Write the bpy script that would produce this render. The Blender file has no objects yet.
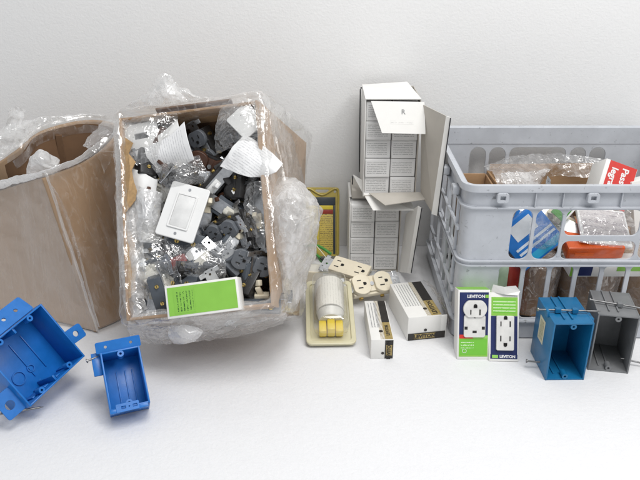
import bpy, bmesh, math, random
from mathutils import Vector, Matrix, noise
R = math.radians
rnd = random.Random(7)
sc = bpy.context.scene
COL = sc.collection
# ------------------------------------------------------------------ camera model (metres; table top is z = 0)
CH, PIT, FP = 0.59, R(25), 700.0
FWD = Vector((0, math.cos(PIT), -math.sin(PIT))); UPV = Vector((0, math.sin(PIT), math.cos(PIT)))
CAMP = Vector((0, 0, CH))
def ray(u, v): return FWD + Vector((1, 0, 0))*((u-320)/FP) + UPV*((240-v)/FP)
def PZ(u, v, z=0.0):
    d = ray(u, v); return CAMP + d*((z-CH)/d.z)
def PY(u, v, Y):
    d = ray(u, v); return CAMP + d*(Y/d.y)
def PP(u, v, o, n):                       # on a plane
    d = ray(u, v); return CAMP + d*((o-CAMP).dot(n)/d.dot(n))
WALL_Y = 1.24
# ------------------------------------------------------------------ materials
MATS = {}
def new_mat(name):
    m = bpy.data.materials.new(name); m.use_nodes = True; MATS[name] = m
    return m, m.node_tree.nodes, m.node_tree.links, m.node_tree.nodes['Principled BSDF']
def nz(N, L, co, scale, detail=4, rough=.5, dist=0.0):
    n = N.new('ShaderNodeTexNoise'); n.inputs['Scale'].default_value = scale
    n.inputs['Detail'].default_value = detail; n.inputs['Roughness'].default_value = rough
    n.inputs['Distortion'].default_value = dist
    if co is not None: L.new(co, n.inputs['Vector'])
    return n
def ramp(N, L, src, stops):
    r = N.new('ShaderNodeValToRGB'); e = r.color_ramp.elements
    while len(e) < len(stops): e.new(.5)
    for k, (p, c) in enumerate(stops):
        e[k].position = p; e[k].color = (c, c, c, 1) if isinstance(c, (int, float)) else (*c, 1)
    L.new(src, r.inputs['Fac']); return r
def mixc(N, L, fac, a, b):
    m = N.new('ShaderNodeMix'); m.data_type = 'RGBA'
    if hasattr(fac, 'links'): L.new(fac, m.inputs[0])
    else: m.inputs[0].default_value = fac
    for s, x in ((m.inputs[6], a), (m.inputs[7], b)):
        if hasattr(x, 'links'): L.new(x, s)
        else: s.default_value = (*x, 1)
    return m.outputs[2]
def bump(N, L, h, b, strength=.3, dist=.001):
    bp = N.new('ShaderNodeBump'); bp.inputs['Strength'].default_value = strength
    bp.inputs['Distance'].default_value = dist; L.new(h, bp.inputs['Height']); L.new(bp.outputs[0], b.inputs['Normal'])
def mat(name, col, rough=.5, metal=0.0, var=.12, scale=60, bmp=.0, bscale=300, sss=0, alpha=None, trans=0, coat=0, scuff=None, stretch=None):
    if name in MATS: return MATS[name]
    m, N, L, b = new_mat(name)
    tc = N.new('ShaderNodeTexCoord'); co = tc.outputs['Object']
    if stretch:
        mp = N.new('ShaderNodeMapping'); mp.inputs['Scale'].default_value = stretch; L.new(co, mp.inputs[0]); co = mp.outputs[0]
    n = nz(N, L, co, scale, 5, .6)
    lo = tuple(c*(1-var) for c in col); hi = tuple(min(1, c*(1+var*.6)) for c in col)
    r = ramp(N, L, n.outputs['Fac'], [(.3, lo), (.7, hi)])
    out = r.outputs[0]
    if scuff:
        n2 = nz(N, L, co, scuff[1], 8, .7)
        r2 = ramp(N, L, n2.outputs['Fac'], [(scuff[2], 0.0), (scuff[2]+.08, 1.0)])
        out = mixc(N, L, r2.outputs[0], out, scuff[0])
    L.new(out, b.inputs['Base Color'])
    rr = ramp(N, L, n.outputs['Fac'], [(.3, max(.05, rough-.08)), (.7, min(1, rough+.08))]); L.new(rr.outputs[0], b.inputs['Roughness'])
    b.inputs['Metallic'].default_value = metal
    if trans: b.inputs['Transmission Weight'].default_value = trans
    if coat: b.inputs['Coat Weight'].default_value = coat; b.inputs['Coat Roughness'].default_value = .15
    if bmp:
        n3 = nz(N, L, co, bscale, 4, .6); bump(N, L, n3.outputs['Fac'], b, bmp, .0008)
    return m
def film_mat(name, lo, hi, scale=25, stretch=(1, 1, 1), rough=.13, tint=(.98, .98, .98), p0=.35, p1=.7, bs=1.0, gl=.22, cr=.5, cs=1.6):
    """thin clear plastic: see-through, glossy, whitened along creases and where it bunches"""
    if name in MATS: return MATS[name]
    m, N, L, b = new_mat(name)
    def mt(op, a, c, c3=None, clamp=False):
        n = N.new('ShaderNodeMath'); n.operation = op; n.use_clamp = clamp
        for k, x in enumerate((a, c, c3)):
            if x is None: continue
            if hasattr(x, 'links'): L.new(x, n.inputs[k])
            else: n.inputs[k].default_value = x
        return n.outputs[0]
    tc = N.new('ShaderNodeTexCoord'); mp = N.new('ShaderNodeMapping'); mp.inputs['Scale'].default_value = stretch
    L.new(tc.outputs['Object'], mp.inputs[0]); co = mp.outputs[0]
    n = nz(N, L, co, scale, 6, .62, .6); n2 = nz(N, L, co, scale*cs, 2.5, .55, 1.6); n3 = nz(N, L, co, scale*cs*2.7, 2, .5, 1.2)
    r1 = mt('ABSOLUTE', mt('SUBTRACT', n2.outputs['Fac'], .5), None); r3 = mt('ABSOLUTE', mt('SUBTRACT', n3.outputs['Fac'], .5), None)
    crease = ramp(N, L, r1, [(0.0, 1.0), (.022, 0.0)])
    h = mt('ADD', mt('MINIMUM', r1, .10), mt('MULTIPLY', mt('MINIMUM', r3, .1), .4))
    bp = N.new('ShaderNodeBump'); bp.inputs['Strength'].default_value = min(1, .9*bs); bp.inputs['Distance'].default_value = .012*bs; bp.invert = True; L.new(h, bp.inputs['Height'])
    r = ramp(N, L, n.outputs['Fac'], [(p0, lo), (p1, hi)])
    lw = N.new('ShaderNodeLayerWeight'); lw.inputs['Blend'].default_value = .35; L.new(bp.outputs[0], lw.inputs['Normal'])
    al = mt('MULTIPLY_ADD', lw.outputs['Facing'], .30*hi, r.outputs[0], True); al = mt('MULTIPLY_ADD', crease.outputs[0], cr*hi, al, True)
    b.inputs['Base Color'].default_value = (*tint, 1); b.inputs['Roughness'].default_value = .25; L.new(bp.outputs[0], b.inputs['Normal'])
    tl = N.new('ShaderNodeBsdfTranslucent'); tl.inputs[0].default_value = (1, 1, 1, 1)
    ms = N.new('ShaderNodeMixShader'); ms.inputs[0].default_value = .5; L.new(b.outputs[0], ms.inputs[1]); L.new(tl.outputs[0], ms.inputs[2])
    gs = N.new('ShaderNodeBsdfGlossy'); gs.inputs['Roughness'].default_value = rough; gs.inputs['Color'].default_value = (1, 1, 1, 1); L.new(bp.outputs[0], gs.inputs['Normal'])
    tr = N.new('ShaderNodeBsdfTransparent'); tr.inputs[0].default_value = (.98, .98, .975, 1)
    gf = mt('MULTIPLY_ADD', lw.outputs['Facing'], .45, gl, True)
    mg = N.new('ShaderNodeMixShader'); L.new(gf, mg.inputs[0]); L.new(tr.outputs[0], mg.inputs[1]); L.new(gs.outputs[0], mg.inputs[2])
    mx = N.new('ShaderNodeMixShader'); L.new(al, mx.inputs[0]); L.new(mg.outputs[0], mx.inputs[1]); L.new(ms.outputs[0], mx.inputs[2])
    L.new(mx.outputs[0], N['Material Output'].inputs['Surface'])
    return m
def print_mat(name, base, ink, pitch=.004, dens=.5, axis_u='X', axis_v='Z', wordlen=.006, area=None, rough=.5, row_fill=.5):
    """Paper with rows of tiny unreadable print; object coordinates in metres. area = (u0,u1,v0,v1) where the print sits."""
    if name in MATS: return MATS[name]
    m, N, L, b = new_mat(name)
    tc = N.new('ShaderNodeTexCoord'); sp = N.new('ShaderNodeSeparateXYZ'); L.new(tc.outputs['Object'], sp.inputs[0])
    U, V = sp.outputs[axis_u], sp.outputs[axis_v]
    def mt(op, a, c, c3=None):
        n = N.new('ShaderNodeMath'); n.operation = op
        for k, x in enumerate((a, c, c3)):
            if x is None: continue
            if hasattr(x, 'links'): L.new(x, n.inputs[k])
            else: n.inputs[k].default_value = x
        return n.outputs[0]
    row = mt('DIVIDE', V, pitch); fr = mt('FRACT', row, None); fl = mt('FLOOR', row, None)
    inrow = mt('LESS_THAN', fr, row_fill)
    cmb = N.new('ShaderNodeCombineXYZ'); L.new(mt('DIVIDE', U, wordlen), cmb.inputs[0]); L.new(mt('MULTIPLY', fl, 3.7), cmb.inputs[1])
    L.new(mt('MULTIPLY', row, 1.3), cmb.inputs[2])
    n = nz(N, L, cmb.outputs[0], 2.6, 3, .8)
    word = mt('GREATER_THAN', n.outputs['Fac'], 1-dens)
    f = mt('MULTIPLY', inrow, word)
    if area:
        for s, lim, op in ((U, area[0], 'GREATER_THAN'), (U, area[1], 'LESS_THAN'), (V, area[2], 'GREATER_THAN'), (V, area[3], 'LESS_THAN')):
            f = mt('MULTIPLY', f, mt(op, s, lim))
    n2 = nz(N, L, tc.outputs['Object'], 30, 5, .6)
    bb = ramp(N, L, n2.outputs['Fac'], [(.3, tuple(c*.92 for c in base)), (.7, base)])
    L.new(mixc(N, L, f, bb.outputs[0], ink), b.inputs['Base Color']); b.inputs['Roughness'].default_value = rough
    return m
# ------------------------------------------------------------------ mesh helpers
def link(name, me, m, parent=None, M=None, smooth=False):
    o = bpy.data.objects.new(name, me); COL.objects.link(o)
    if m is not None: me.materials.clear(); me.materials.append(m if not isinstance(m, str) else MATS[m])
    if parent is not None: o.parent = parent
    if M is not None: o.matrix_local = M
    if smooth:
        for p in me.polygons: p.use_smooth = True
    return o
def bmobj(name, bm, m, parent=None, M=None, smooth=False):
    me = bpy.data.meshes.new(name); bmesh.ops.recalc_face_normals(bm, faces=bm.faces); bm.to_mesh(me); bm.free()
    return link(name, me, m, parent, M, smooth)
def shade(o, ang=40):
    me = o.data
    for p in me.polygons: p.use_smooth = True
    try: me.set_sharp_from_angle(angle=R(ang))
    except Exception: pass
    return o
def T(x, y, z): return Matrix.Translation((x, y, z))
def RX(a): return Matrix.Rotation(R(a), 4, 'X')
def RY(a): return Matrix.Rotation(R(a), 4, 'Y')
def RZ(a): return Matrix.Rotation(R(a), 4, 'Z')
def frame(o, x, y):
    """Matrix whose x axis is x, y axis close to y."""
    x = Vector(x).normalized(); z = x.cross(Vector(y)).normalized(); y = z.cross(x)
    M = Matrix((x, y, z)).transposed().to_4x4(); M.translation = Vector(o); return M
def add_box(bm, lo, hi, bev=0, M=None, seg=2):
    lo, hi = Vector(lo), Vector(hi)
    r = bmesh.ops.create_cube(bm, size=1)
    vs = r['verts']
    for v in vs: v.co = Vector(((lo[i]+hi[i])/2 + v.co[i]*(hi[i]-lo[i])) for i in range(3))
    if bev:
        es = list({e for v in vs for e in v.link_edges})
        rr = bmesh.ops.bevel(bm, geom=es, offset=bev, segments=seg, profile=.5, affect='EDGES')
        vs = list({v for f in rr['faces'] for v in f.verts} | {v for v in vs if v.is_valid})
    if M is not None: bmesh.ops.transform(bm, matrix=M, verts=[v for v in vs if v.is_valid])
    return vs
def box(name, lo, hi, m, parent=None, bev=.0006, M=None, seg=2):
    bm = bmesh.new(); add_box(bm, lo, hi, bev, None, seg)
    return shade(bmobj(name, bm, m, parent, M), 35)
def add_cyl(bm, p0, p1, r0, r1=None, n=16):
    p0, p1 = Vector(p0), Vector(p1); r1 = r0 if r1 is None else r1
    d = p1-p0
    M = Matrix.Translation((p0+p1)/2) @ d.to_track_quat('Z', 'Y').to_matrix().to_4x4()
    bmesh.ops.create_cone(bm, cap_ends=True, segments=n, radius1=r0, radius2=r1, depth=d.length, matrix=M)
def cyl(name, p0, p1, r, m, parent=None, r1=None, n=16):
    bm = bmesh.new(); add_cyl(bm, p0, p1, r, r1, n); return shade(bmobj(name, bm, m, parent), 40)
def rrect(x0, x1, y0, y1, r, n=6):
    r = min(r, (x1-x0)/2-1e-5, (y1-y0)/2-1e-5); pts = []
    for cx, cy, a in ((x1-r, y1-r, 0), (x0+r, y1-r, 90), (x0+r, y0+r, 180), (x1-r, y0+r, 270)):
        for k in range(n+1):
            t = R(a+90*k/n); pts.append((cx+r*math.cos(t), cy+r*math.sin(t)))
    return pts
def circ(x, y, r, n=14): return [(x+r*math.cos(2*math.pi*k/n), y+r*math.sin(2*math.pi*k/n)) for k in range(n)]
def curve_mesh(name, loops, ext, bev=0.0):
    cu = bpy.data.curves.new(name, 'CURVE'); cu.dimensions = '2D'; cu.fill_mode = 'BOTH'; cu.extrude = ext; cu.bevel_depth = bev; cu.bevel_resolution = 1
    for lp in loops:
        s = cu.splines.new('POLY'); s.points.add(len(lp)-1); s.use_cyclic_u = True
        for k, p in enumerate(lp): s.points[k].co = (p[0], p[1], 0, 1)
    o = bpy.data.objects.new('tmp', cu); COL.objects.link(o)
    dg = bpy.context.evaluated_depsgraph_get(); me = bpy.data.meshes.new_from_object(o.evaluated_get(dg))
    bpy.data.objects.remove(o); bpy.data.curves.remove(cu); me.name = name
    return me
def plate(name, loops, th, m, parent=None, M=None, bev=0.0):
    """flat sheet with holes in local xy, centred thickness th"""
    return link(name, curve_mesh(name, loops, max(th/2-bev, 0.00002), bev), m, parent, M)
def text_mesh(s, size, ext=.0001, align='CENTER', bold=0.0, sx=1.0):
    cu = bpy.data.curves.new('t', 'FONT'); cu.body = s; cu.size = size; cu.extrude = ext; cu.align_x = align; cu.align_y = 'CENTER'
    cu.offset = bold; cu.resolution_u = 3
    o = bpy.data.objects.new('tmp', cu); COL.objects.link(o)
    dg = bpy.context.evaluated_depsgraph_get(); me = bpy.data.meshes.new_from_object(o.evaluated_get(dg))
    bpy.data.objects.remove(o); bpy.data.curves.remove(cu); me.name = 'lettering'
    if sx != 1:
        for v in me.vertices: v.co.x *= sx
    return me
def text(s, size, m, parent, M, bold=0.0, align='CENTER', sx=1.0, name='lettering'):
    return link(name, text_mesh(s, size, .00008, align, bold, sx), m, parent, M)
def thing(name, label, cat, M=None, group=None):
    o = bpy.data.objects.new(name, None); COL.objects.link(o); o.empty_display_size = .02
    if M is not None: o.matrix_world = M
    o['label'] = label; o['category'] = cat
    if group: o['group'] = group
    return o
def tag(o, label, cat, group=None):
    o['label'] = label; o['category'] = cat
    if group: o['group'] = group
    return o
def dup(root, M, label=None, group=None):
    def cp(o, par):
        c = o.copy(); COL.objects.link(c)
        if par is not None: c.parent = par
        for ch in o.children: cp(ch, c)
        return c
    r = cp(root, None); r.matrix_world = M
    if label: r['label'] = label
    if group: r['group'] = group
    return r
def cr(p0, p1, p2, p3, t):
    return .5*((2*p1)+(p2-p0)*t+(2*p0-5*p1+4*p2-p3)*t*t+(3*p1-p0-3*p2+p3)*t**3)
def spline(pts, t, closed=False):
    n = len(pts)
    if closed:
        f = (t % 1)*n; i = int(f); t = f-i; g = lambda k: pts[k % n]
    else:
        f = min(max(t, 0), .999999)*(n-1); i = int(f); t = f-i; g = lambda k: pts[min(max(k, 0), n-1)]
    return cr(g(i-1), g(i), g(i+1), g(i+2), t)
def sheet(name, rows, nu, nv, m, parent=None, amp=.003, freq=30, closed=False, hard=True, seed=0, fine=.3, smooth=True, crease=0.0, edge=1.0):
    """Loft through rows of control points (rows run in v, points in u), crumpled with turbulence."""
    bm = bmesh.new(); G = []
    off = Vector((seed*3.1, seed*1.7, seed*.9))
    NU = nu if closed else nu+1
    for j in range(nv+1):
        tv = j/nv; line = []
        for i in range(NU):
            tu = i/nu
            col = [spline(rw, tu, closed) for rw in rows]
            p = spline(col, tv) if len(rows) > 2 else col[0].lerp(col[1], tv)
            d = noise.turbulence_vector(p*freq+off, 3, hard, noise_basis='PERLIN_ORIGINAL', amplitude_scale=.55, frequency_scale=2.1)
            q = p + d*amp*(edge if (j == 0 or j == nv) else 1)
            if fine: q += noise.turbulence_vector(p*freq*4+off, 2, True, noise_basis='PERLIN_ORIGINAL')*amp*fine
            if crease:
                dd = noise.voronoi(p*freq*1.6+off)[0]; q += Vector((.3, -.6, .6))*((dd[1]-dd[0])*crease)
            line.append(bm.verts.new(q))
        G.append(line)
    for j in range(nv):
        for i in range(nu):
            a, b2 = i, (i+1) % NU
            bm.faces.new((G[j][a], G[j][b2], G[j+1][b2], G[j+1][a]))
    me = bpy.data.meshes.new(name); bm.to_mesh(me); bm.free()
    if parent is not None:
        me.transform(parent.matrix_world.inverted())
    return link(name, me, m, parent, None, smooth)
def tube(name, pts, r, m, parent=None, n=8, closed=False, res=8, M=None):
    pts = [Vector(p) for p in pts]; k = (len(pts)-1)*res; path = [spline(pts, i/k) for i in range(k+1)]
    bm = bmesh.new(); rings = []; up = Vector((.13, .31, .94))
    for i, p in enumerate(path):
        t = (path[min(i+1, k)]-path[max(i-1, 0)]).normalized(); s = t.cross(up).normalized(); w = s.cross(t)
        rings.append([bm.verts.new(p+(s*math.cos(2*math.pi*q/n)+w*math.sin(2*math.pi*q/n))*r) for q in range(n)])
    for a, b2 in zip(rings, rings[1:]):
        for q in range(n): bm.faces.new((a[q], a[(q+1) % n], b2[(q+1) % n], b2[q]))
    bm.faces.new(rings[0]); bm.faces.new(rings[-1][::-1])
    return bmobj(name, bm, m, parent, M, True)
def hexa(bm, c):
    """c: 4 bottom + 4 top corner points"""
    v = [bm.verts.new(p) for p in c]
    for f in ((0, 1, 2, 3), (4, 5, 6, 7), (0, 1, 5, 4), (1, 2, 6, 5), (2, 3, 7, 6), (3, 0, 4, 7)): bm.faces.new([v[k] for k in f])
# ------------------------------------------------------------------ palette
mat('kraft', (.38, .235, .125), .85, var=.18, scale=18, bmp=.25, bscale=120, stretch=(1, 1, 4))
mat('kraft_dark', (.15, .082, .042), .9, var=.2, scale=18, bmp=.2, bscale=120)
mat('kraft_edge', (.42, .27, .13), .9, var=.25, scale=200)
mat('kraft_pale', (.41, .275, .17), .8, var=.06, scale=7, bmp=.15, bscale=150)
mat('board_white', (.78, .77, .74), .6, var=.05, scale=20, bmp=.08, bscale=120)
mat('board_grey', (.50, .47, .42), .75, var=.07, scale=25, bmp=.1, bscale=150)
mat('paper', (.80, .80, .79), .6, var=.04, scale=30)
mat('ink_dark', (.03, .03, .035), .5)
mat('white_plastic', (.76, .76, .75), .32, var=.03, scale=20, coat=.1)
mat('pale_plastic', (.64, .62, .55), .35, var=.08, scale=40)
mat('ivory', (.74, .67, .52), .32, var=.05, scale=40)
mat('yellow', (.75, .56, .03), .35, var=.05)
mat('slot', (.012, .011, .01), .6)
mat('steel', (.55, .56, .57), .32, 1.0, var=.25, scale=90)
mat('dull_steel', (.50, .51, .53), .30, 1.0, var=.35, scale=70, bmp=.1)
mat('nail_steel', (.24, .24, .24), .38, 1.0, var=.35, scale=90)
mat('brass', (.70, .50, .16), .3, 1.0, var=.2, scale=120)
mat('device_slate', (.075, .088, .105), .42, var=.2, scale=50, bmp=.1, scuff=((.35, .36, .38), 120, .62))
mat('device_black', (.018, .017, .017), .4, var=.3, scale=50, scuff=((.12, .12, .12), 140, .6))
mat('device_brown', (.075, .032, .018), .38, var=.25, scale=50)
mat('device_grey', (.12, .13, .145), .42, var=.15, scale=50, bmp=.1, scuff=((.5, .5, .5), 120, .62))
mat('red_plastic', (.34, .03, .02), .3, var=.2)
mat('green_wire', (.06, .26, .05), .4)
mat('blue_pvc', (.008, .15, .50), .36, var=.14, scale=45, bmp=.12, bscale=200, scuff=((.10, .28, .66), 80, .66))
mat('blue_pvc_deep', (.008, .14, .31), .36, var=.12, scale=45, bmp=.12, bscale=200, scuff=((.10, .30, .46), 90, .66))
mat('grey_pvc', (.18, .185, .19), .42, var=.14, scale=45, bmp=.12, bscale=200, scuff=((.26, .26, .26), 90, .66))
mat('crate_plastic', (.50, .52, .555), .40, var=.10, scale=26, bmp=.16, bscale=160, scuff=((.22, .23, .24), 110, .61))
mat('green_print', (.24, .52, .07), .4, var=.05)
mat('navy_print', (.012, .022, .105), .4, var=.1)
mat('red_print', (.62, .035, .025), .4, var=.06)
mat('blue_print', (.01, .17, .55), .4, var=.1)
mat('cyan_print', (.02, .33, .55), .4, var=.1)
mat('orange_red', (.75, .115, .015), .28, var=.25, scale=25, coat=.5)
mat('gold_print', (.36, .27, .10), .5, var=.3, scale=300)
mat('black_print', (.025, .022, .02), .45, var=.3)
film_mat('film_clear', .03, .50, 13, p0=.42, p1=.70, gl=.12, cs=1.3, cr=.45, bs=.8, rough=.16)
film_mat('film_milky', .20, .78, 15, p0=.36, p1=.66, gl=.2, cs=1.4, cr=.4, bs=.8, rough=.18)
film_mat('film_wrap', .01, .34, 10, stretch=(1, 1, 2), p0=.48, p1=.74, gl=.07, bs=.5, cs=1.3)
film_mat('film_bag', .0, .34, 18, p0=.50, p1=.76, gl=.12, cr=.6, cs=1.4, bs=.8, rough=.15)
film_mat('blister_clear', .0, .04, 20, rough=.05, bs=.03, gl=.05, cr=0)
print_mat('small_box_print', (.76, .755, .745), (.36, .36, .36), pitch=.0031, dens=.55, wordlen=.006, area=(.003, .036, .005, .026), row_fill=.42)
print_mat('sheet_print', (.80, .80, .80), (.55, .55, .56), pitch=.0036, dens=.52, axis_v='Y', wordlen=.008, area=(-.026, .022, -.030, .024), row_fill=.38)
# ------------------------------------------------------------------ setting: table and painted wall
def surf_mat(name, col, sc1, b1, d1, stretch=(1, 1, 1)):
    m, N, L, b = new_mat(name)
    tc = N.new('ShaderNodeTexCoord'); mp = N.new('ShaderNodeMapping'); mp.inputs['Scale'].default_value = stretch; L.new(tc.outputs['Object'], mp.inputs[0])
    n = nz(N, L, mp.outputs[0], sc1, 6, .62, .3); n2 = nz(N, L, mp.outputs[0], 4, 4, .6)
    n4 = nz(N, L, mp.outputs[0], sc1*.35, 3, .5)
    r = ramp(N, L, n2.outputs['Fac'], [(.3, tuple(c*.985 for c in col)), (.7, col)]); r4 = ramp(N, L, n4.outputs['Fac'], [(.3, .985), (.5, 1.0)])
    mm = N.new('ShaderNodeMix'); mm.data_type = 'RGBA'; mm.blend_type = 'MULTIPLY'; mm.inputs[0].default_value = 1
    L.new(r.outputs[0], mm.inputs[6]); L.new(r4.outputs[0], mm.inputs[7]); L.new(mm.outputs[2], b.inputs['Base Color'])
    b.inputs['Roughness'].default_value = .62
    bump(N, L, n.outputs['Fac'], b, b1, d1)
    return m
surf_mat('table_paint', (.77, .77, .78), 170, .55, .0014)
surf_mat('wall_paint', (.80, .797, .79), 200, .45, .0013, (1, 1, 1.2))
def quad(name, pts, m, kind='structure'):
    bm = bmesh.new(); vs = [bm.verts.new(p) for p in pts]; bm.faces.new(vs); o = bmobj(name, bm, m); o['kind'] = kind; return o
box('table', (-1.1, .1, -.03), (1.1, WALL_Y-.0005, 0), 'table_paint', bev=.002)['kind'] = 'structure'
box('wall', (-1.4, WALL_Y, -.6), (1.4, WALL_Y+.05, 1.1), 'wall_paint', bev=0.001)['kind'] = 'structure'
bpy.data.objects['wall']['kind'] = 'structure'
# ================================================================== electrical device kinds (local: x across, y along, z out of the face)
def strap_loops(w=.019, h=.105, hole=.0022, inner=None):
    lp = [rrect(-w/2, w/2, -h/2, h/2, .003)]
    lp += [circ(0, s*(h/2-.009), hole) for s in (-1, 1)]
    lp += [circ(sx*w*.3, s*(h/2-.004), .0014, 8) for s in (-1, 1) for sx in (-1, 1)]
    return lp
def strap(t, m='dull_steel', w=.019):
    o = plate('mounting_strap', strap_loops(w), .0013, m, t)
    bm = bmesh.new()
    bm.from_mesh(o.data)
    for s in (-1, 1):
        for sx in (-1, 1): add_box(bm, (sx*.013-.006, s*.047-.0042, -.0006), (sx*.013+.006, s*.047+.0042, .0006), .0012)
    bm.to_mesh(o.data); bm.free(); return o
def screws(t, w, ys, z=-.012, m='brass'):
    for sx in (-1, 1):
        for y in ys:
            s = cyl('terminal_screw', (sx*w/2, y, z), (sx*(w/2+.003), y, z), .0036, m, t, n=14)
            box('slot', (sx*(w/2+.0028)-.0005, y-.0036, z-.0005), (sx*(w/2+.0028)+.0005, y+.0036, z+.0005), 'slot', s, 0)
def outlet_slots(par, cx, cy, z, rot=0):
    bm = bmesh.new()
    M = T(cx, cy, z) @ RZ(rot)
    add_box(bm, (-.0075, -.0005, -.0004), (-.0058, .0075, .0004), 0, M); add_box(bm, (.0058, 0, -.0004), (.0073, .0068, .0004), 0, M)
    add_cyl(bm, M @ Vector((0, -.0058, -.0004)), M @ Vector((0, -.0058, .0004)), .0026, n=14)
    add_box(bm, (-.0026, -.0064, -.0004), (.0026, -.0034+.0006, .0004), 0, M)
    return bmobj('contact_slots', bm, 'slot', par)
def lobe(cy):
    p = []
    for k in range(48):
        a = 2*math.pi*k/48; x, y = .0172*math.cos(a), .0172*math.sin(a)
        p.append((x, cy+max(-.0142, min(.0142, y))))
    return p
def make_duplex(label, face, body, strapm='steel', group=None):
    t = thing('duplex_receptacle', label, 'receptacle', None, group)
    strap(t, strapm)
    box('body', (-.0165, -.034, -.026), (.0165, .034, -.001), body, t, .002)
    box('bridge', (-.0125, -.033, 0), (.0125, .033, .0035), face, t, .001)
    for s in (-1, 1):
        f = plate('outlet_face', [lobe(s*.0193)], .0085, face, t, T(0, 0, .0045), .0008); shade(f, 50)
        outlet_slots(t, 0, s*.0193, .0092)
    cyl('centre_screw', (0, 0, .002), (0, 0, .0055), .0035, 'steel', t)
    screws(t, .033, (-.019, .019)); return t
def make_decora(label, face, body, strapm='steel', group=None):
    t = thing('square_receptacle', label, 'receptacle', None, group)
    strap(t, strapm, .026)
    box('body', (-.0175, -.034, -.028), (.0175, .034, -.001), body, t, .002)
    box('face_block', (-.0167, -.0335, 0), (.0167, .0335, .0085), face, t, .0015)
    for s in (-1, 1): outlet_slots(t, 0, s*.019, .0087)
    screws(t, .035, (-.02, .02)); return t
def make_toggle(label, body, lever, strapm='dull_steel', group=None, screw='brass'):
    t = thing('toggle_switch', label, 'switch', None, group)
    strap(t, strapm)
    box('body', (-.0155, -.0325, -.027), (.0155, .0325, -.001), body, t, .0022)
    box('collar', (-.0065, -.0125, 0), (.0065, .0125, .005), lever, t, .001)
    bm = bmesh.new(); add_box(bm, (-.0035, -.0045, 0), (.0035, .0045, .017), .0012, T(0, .001, .002) @ RX(-22)); shade(bmobj('toggle_lever', bm, lever, t))
    screws(t, .031, (-.016, .018), m=screw); return t
def make_rocker(label, body, face, strapm='dull_steel', group=None):
    t = thing('rocker_switch', label, 'switch', None, group)
    strap(t, strapm, .026)
    box('body', (-.019, -.034, -.024), (.019, .034, -.001), body, t, .002)
    plate('frame', [rrect(-.0167, .0167, -.0335, .0335, .002), rrect(-.0115, .0115, -.0265, .0265, .001)], .007, face, t, T(0, 0, .0035), .0006)
    bm = bmesh.new(); add_box(bm, (-.011, -.026, -.003), (.011, .026, .003), .0012, T(0, 0, .005) @ RX(3)); shade(bmobj('rocker', bm, face, t))
    screws(t, .038, (-.02, .02)); return t
def make_block(label, body, group=None, h=.055):
    """back of a device: block with two big screws and a cable hole, seen from behind"""
    t = thing('device_body', label, 'switch', None, group)
    box('body', (-.017, -h/2, -.012), (.017, h/2, .012), body, t, .0025)
    o = plate('mounting_strap', strap_loops(.018, h+.038), .0014, 'dull_steel', t, T(0, 0, -.0135))
    for y in (-h*.22, h*.22):
        s = cyl('terminal_screw', (0, y, .0115), (0, y, .0145), .0036, 'brass', t, n=14)
        box('slot', (-.0032, y-.0005, .0142), (.0032, y+.0005, .0148), 'slot', s, 0)
    bm = bmesh.new()
    add_box(bm, (-.0015, -h*.44, .0115), (.0015, h*.44, .0128), .0004)
    bmobj('moulded_rib', bm, body, t); return t
# ================================================================== open carton of switches, tilted back
TILT, YAW, ROLL = 36, -7, 9.5
CW, CHT, CD = .200, .288, .165
nrm0 = Vector((0, -math.cos(R(TILT)), math.sin(R(TILT))))
Mc = RZ(YAW) @ frame((0, 0, 0), (1, 0, 0), (0, math.sin(R(TILT)), math.cos(R(TILT)))) @ RZ(ROLL)   # x across, y up the opening, z out of it
org = PY(127, 326, .80); Mc.translation = org
low = min((Mc @ Vector((x, y, z))).z for x in (0, CW) for y in (0, CHT) for z in (0, -CD)); Mc.translation.z -= low-.001
def CL(u, v, dep=0.0):                     # pixel -> carton local, dep metres below rim plane
    n = (Mc.to_3x3() @ Vector((0, 0, 1))); o = Mc @ Vector((0, 0, -dep)); return Mc.inverted() @ PP(u, v, o, n)
ct = thing('open_carton', 'tilted brown carton in clear film, filled with loose switches and outlets', 'box', Mc)
th = .004
box('side_panel', (0, 0, -CD), (th, CHT, 0), 'kraft', ct, .001)
FLR = .048                                  # the right wall bulges outwards towards the back
bm = bmesh.new(); hexa(bm, [(CW-th, 0, 0), (CW, 0, 0), (CW+.012, .0, -CD), (CW+.012-th, .0, -CD), (CW-th, CHT, 0), (CW, CHT, 0), (CW+FLR, CHT-.012, -CD), (CW+FLR-th, CHT-.012, -CD)])
bmobj('side_panel', bm, 'kraft_pale', ct)
bm = bmesh.new(); hexa(bm, [(CW-.006, .001, -.002), (CW+.008-th, .001, -CD), (CW-.006, .001, -CD), (CW-.008, .001, -CD*.5), (CW-.006, .004, -.002), (CW+.008-th, .004, -CD), (CW-.006, .004, -CD), (CW-.008, .004, -CD*.5)]); bmobj('gusset_panel', bm, 'kraft', ct)
box('lower_panel', (th+.0002, 0, -CD), (CW-th-.0002, th, -.001), 'kraft', ct, .001)
box('upper_panel', (th+.0002, CHT-th, -CD), (CW-th-.0002, CHT, -.001), 'kraft', ct, .001)
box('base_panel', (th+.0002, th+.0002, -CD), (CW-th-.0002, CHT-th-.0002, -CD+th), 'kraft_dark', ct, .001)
bm = bmesh.new(); add_box(bm, (0, 0, 0), (.11, .003, .07), .0008, T(.052, CHT-.010, -.072) @ RX(-14)); bmobj('folded_flap', bm, 'kraft_dark', ct)
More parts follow.
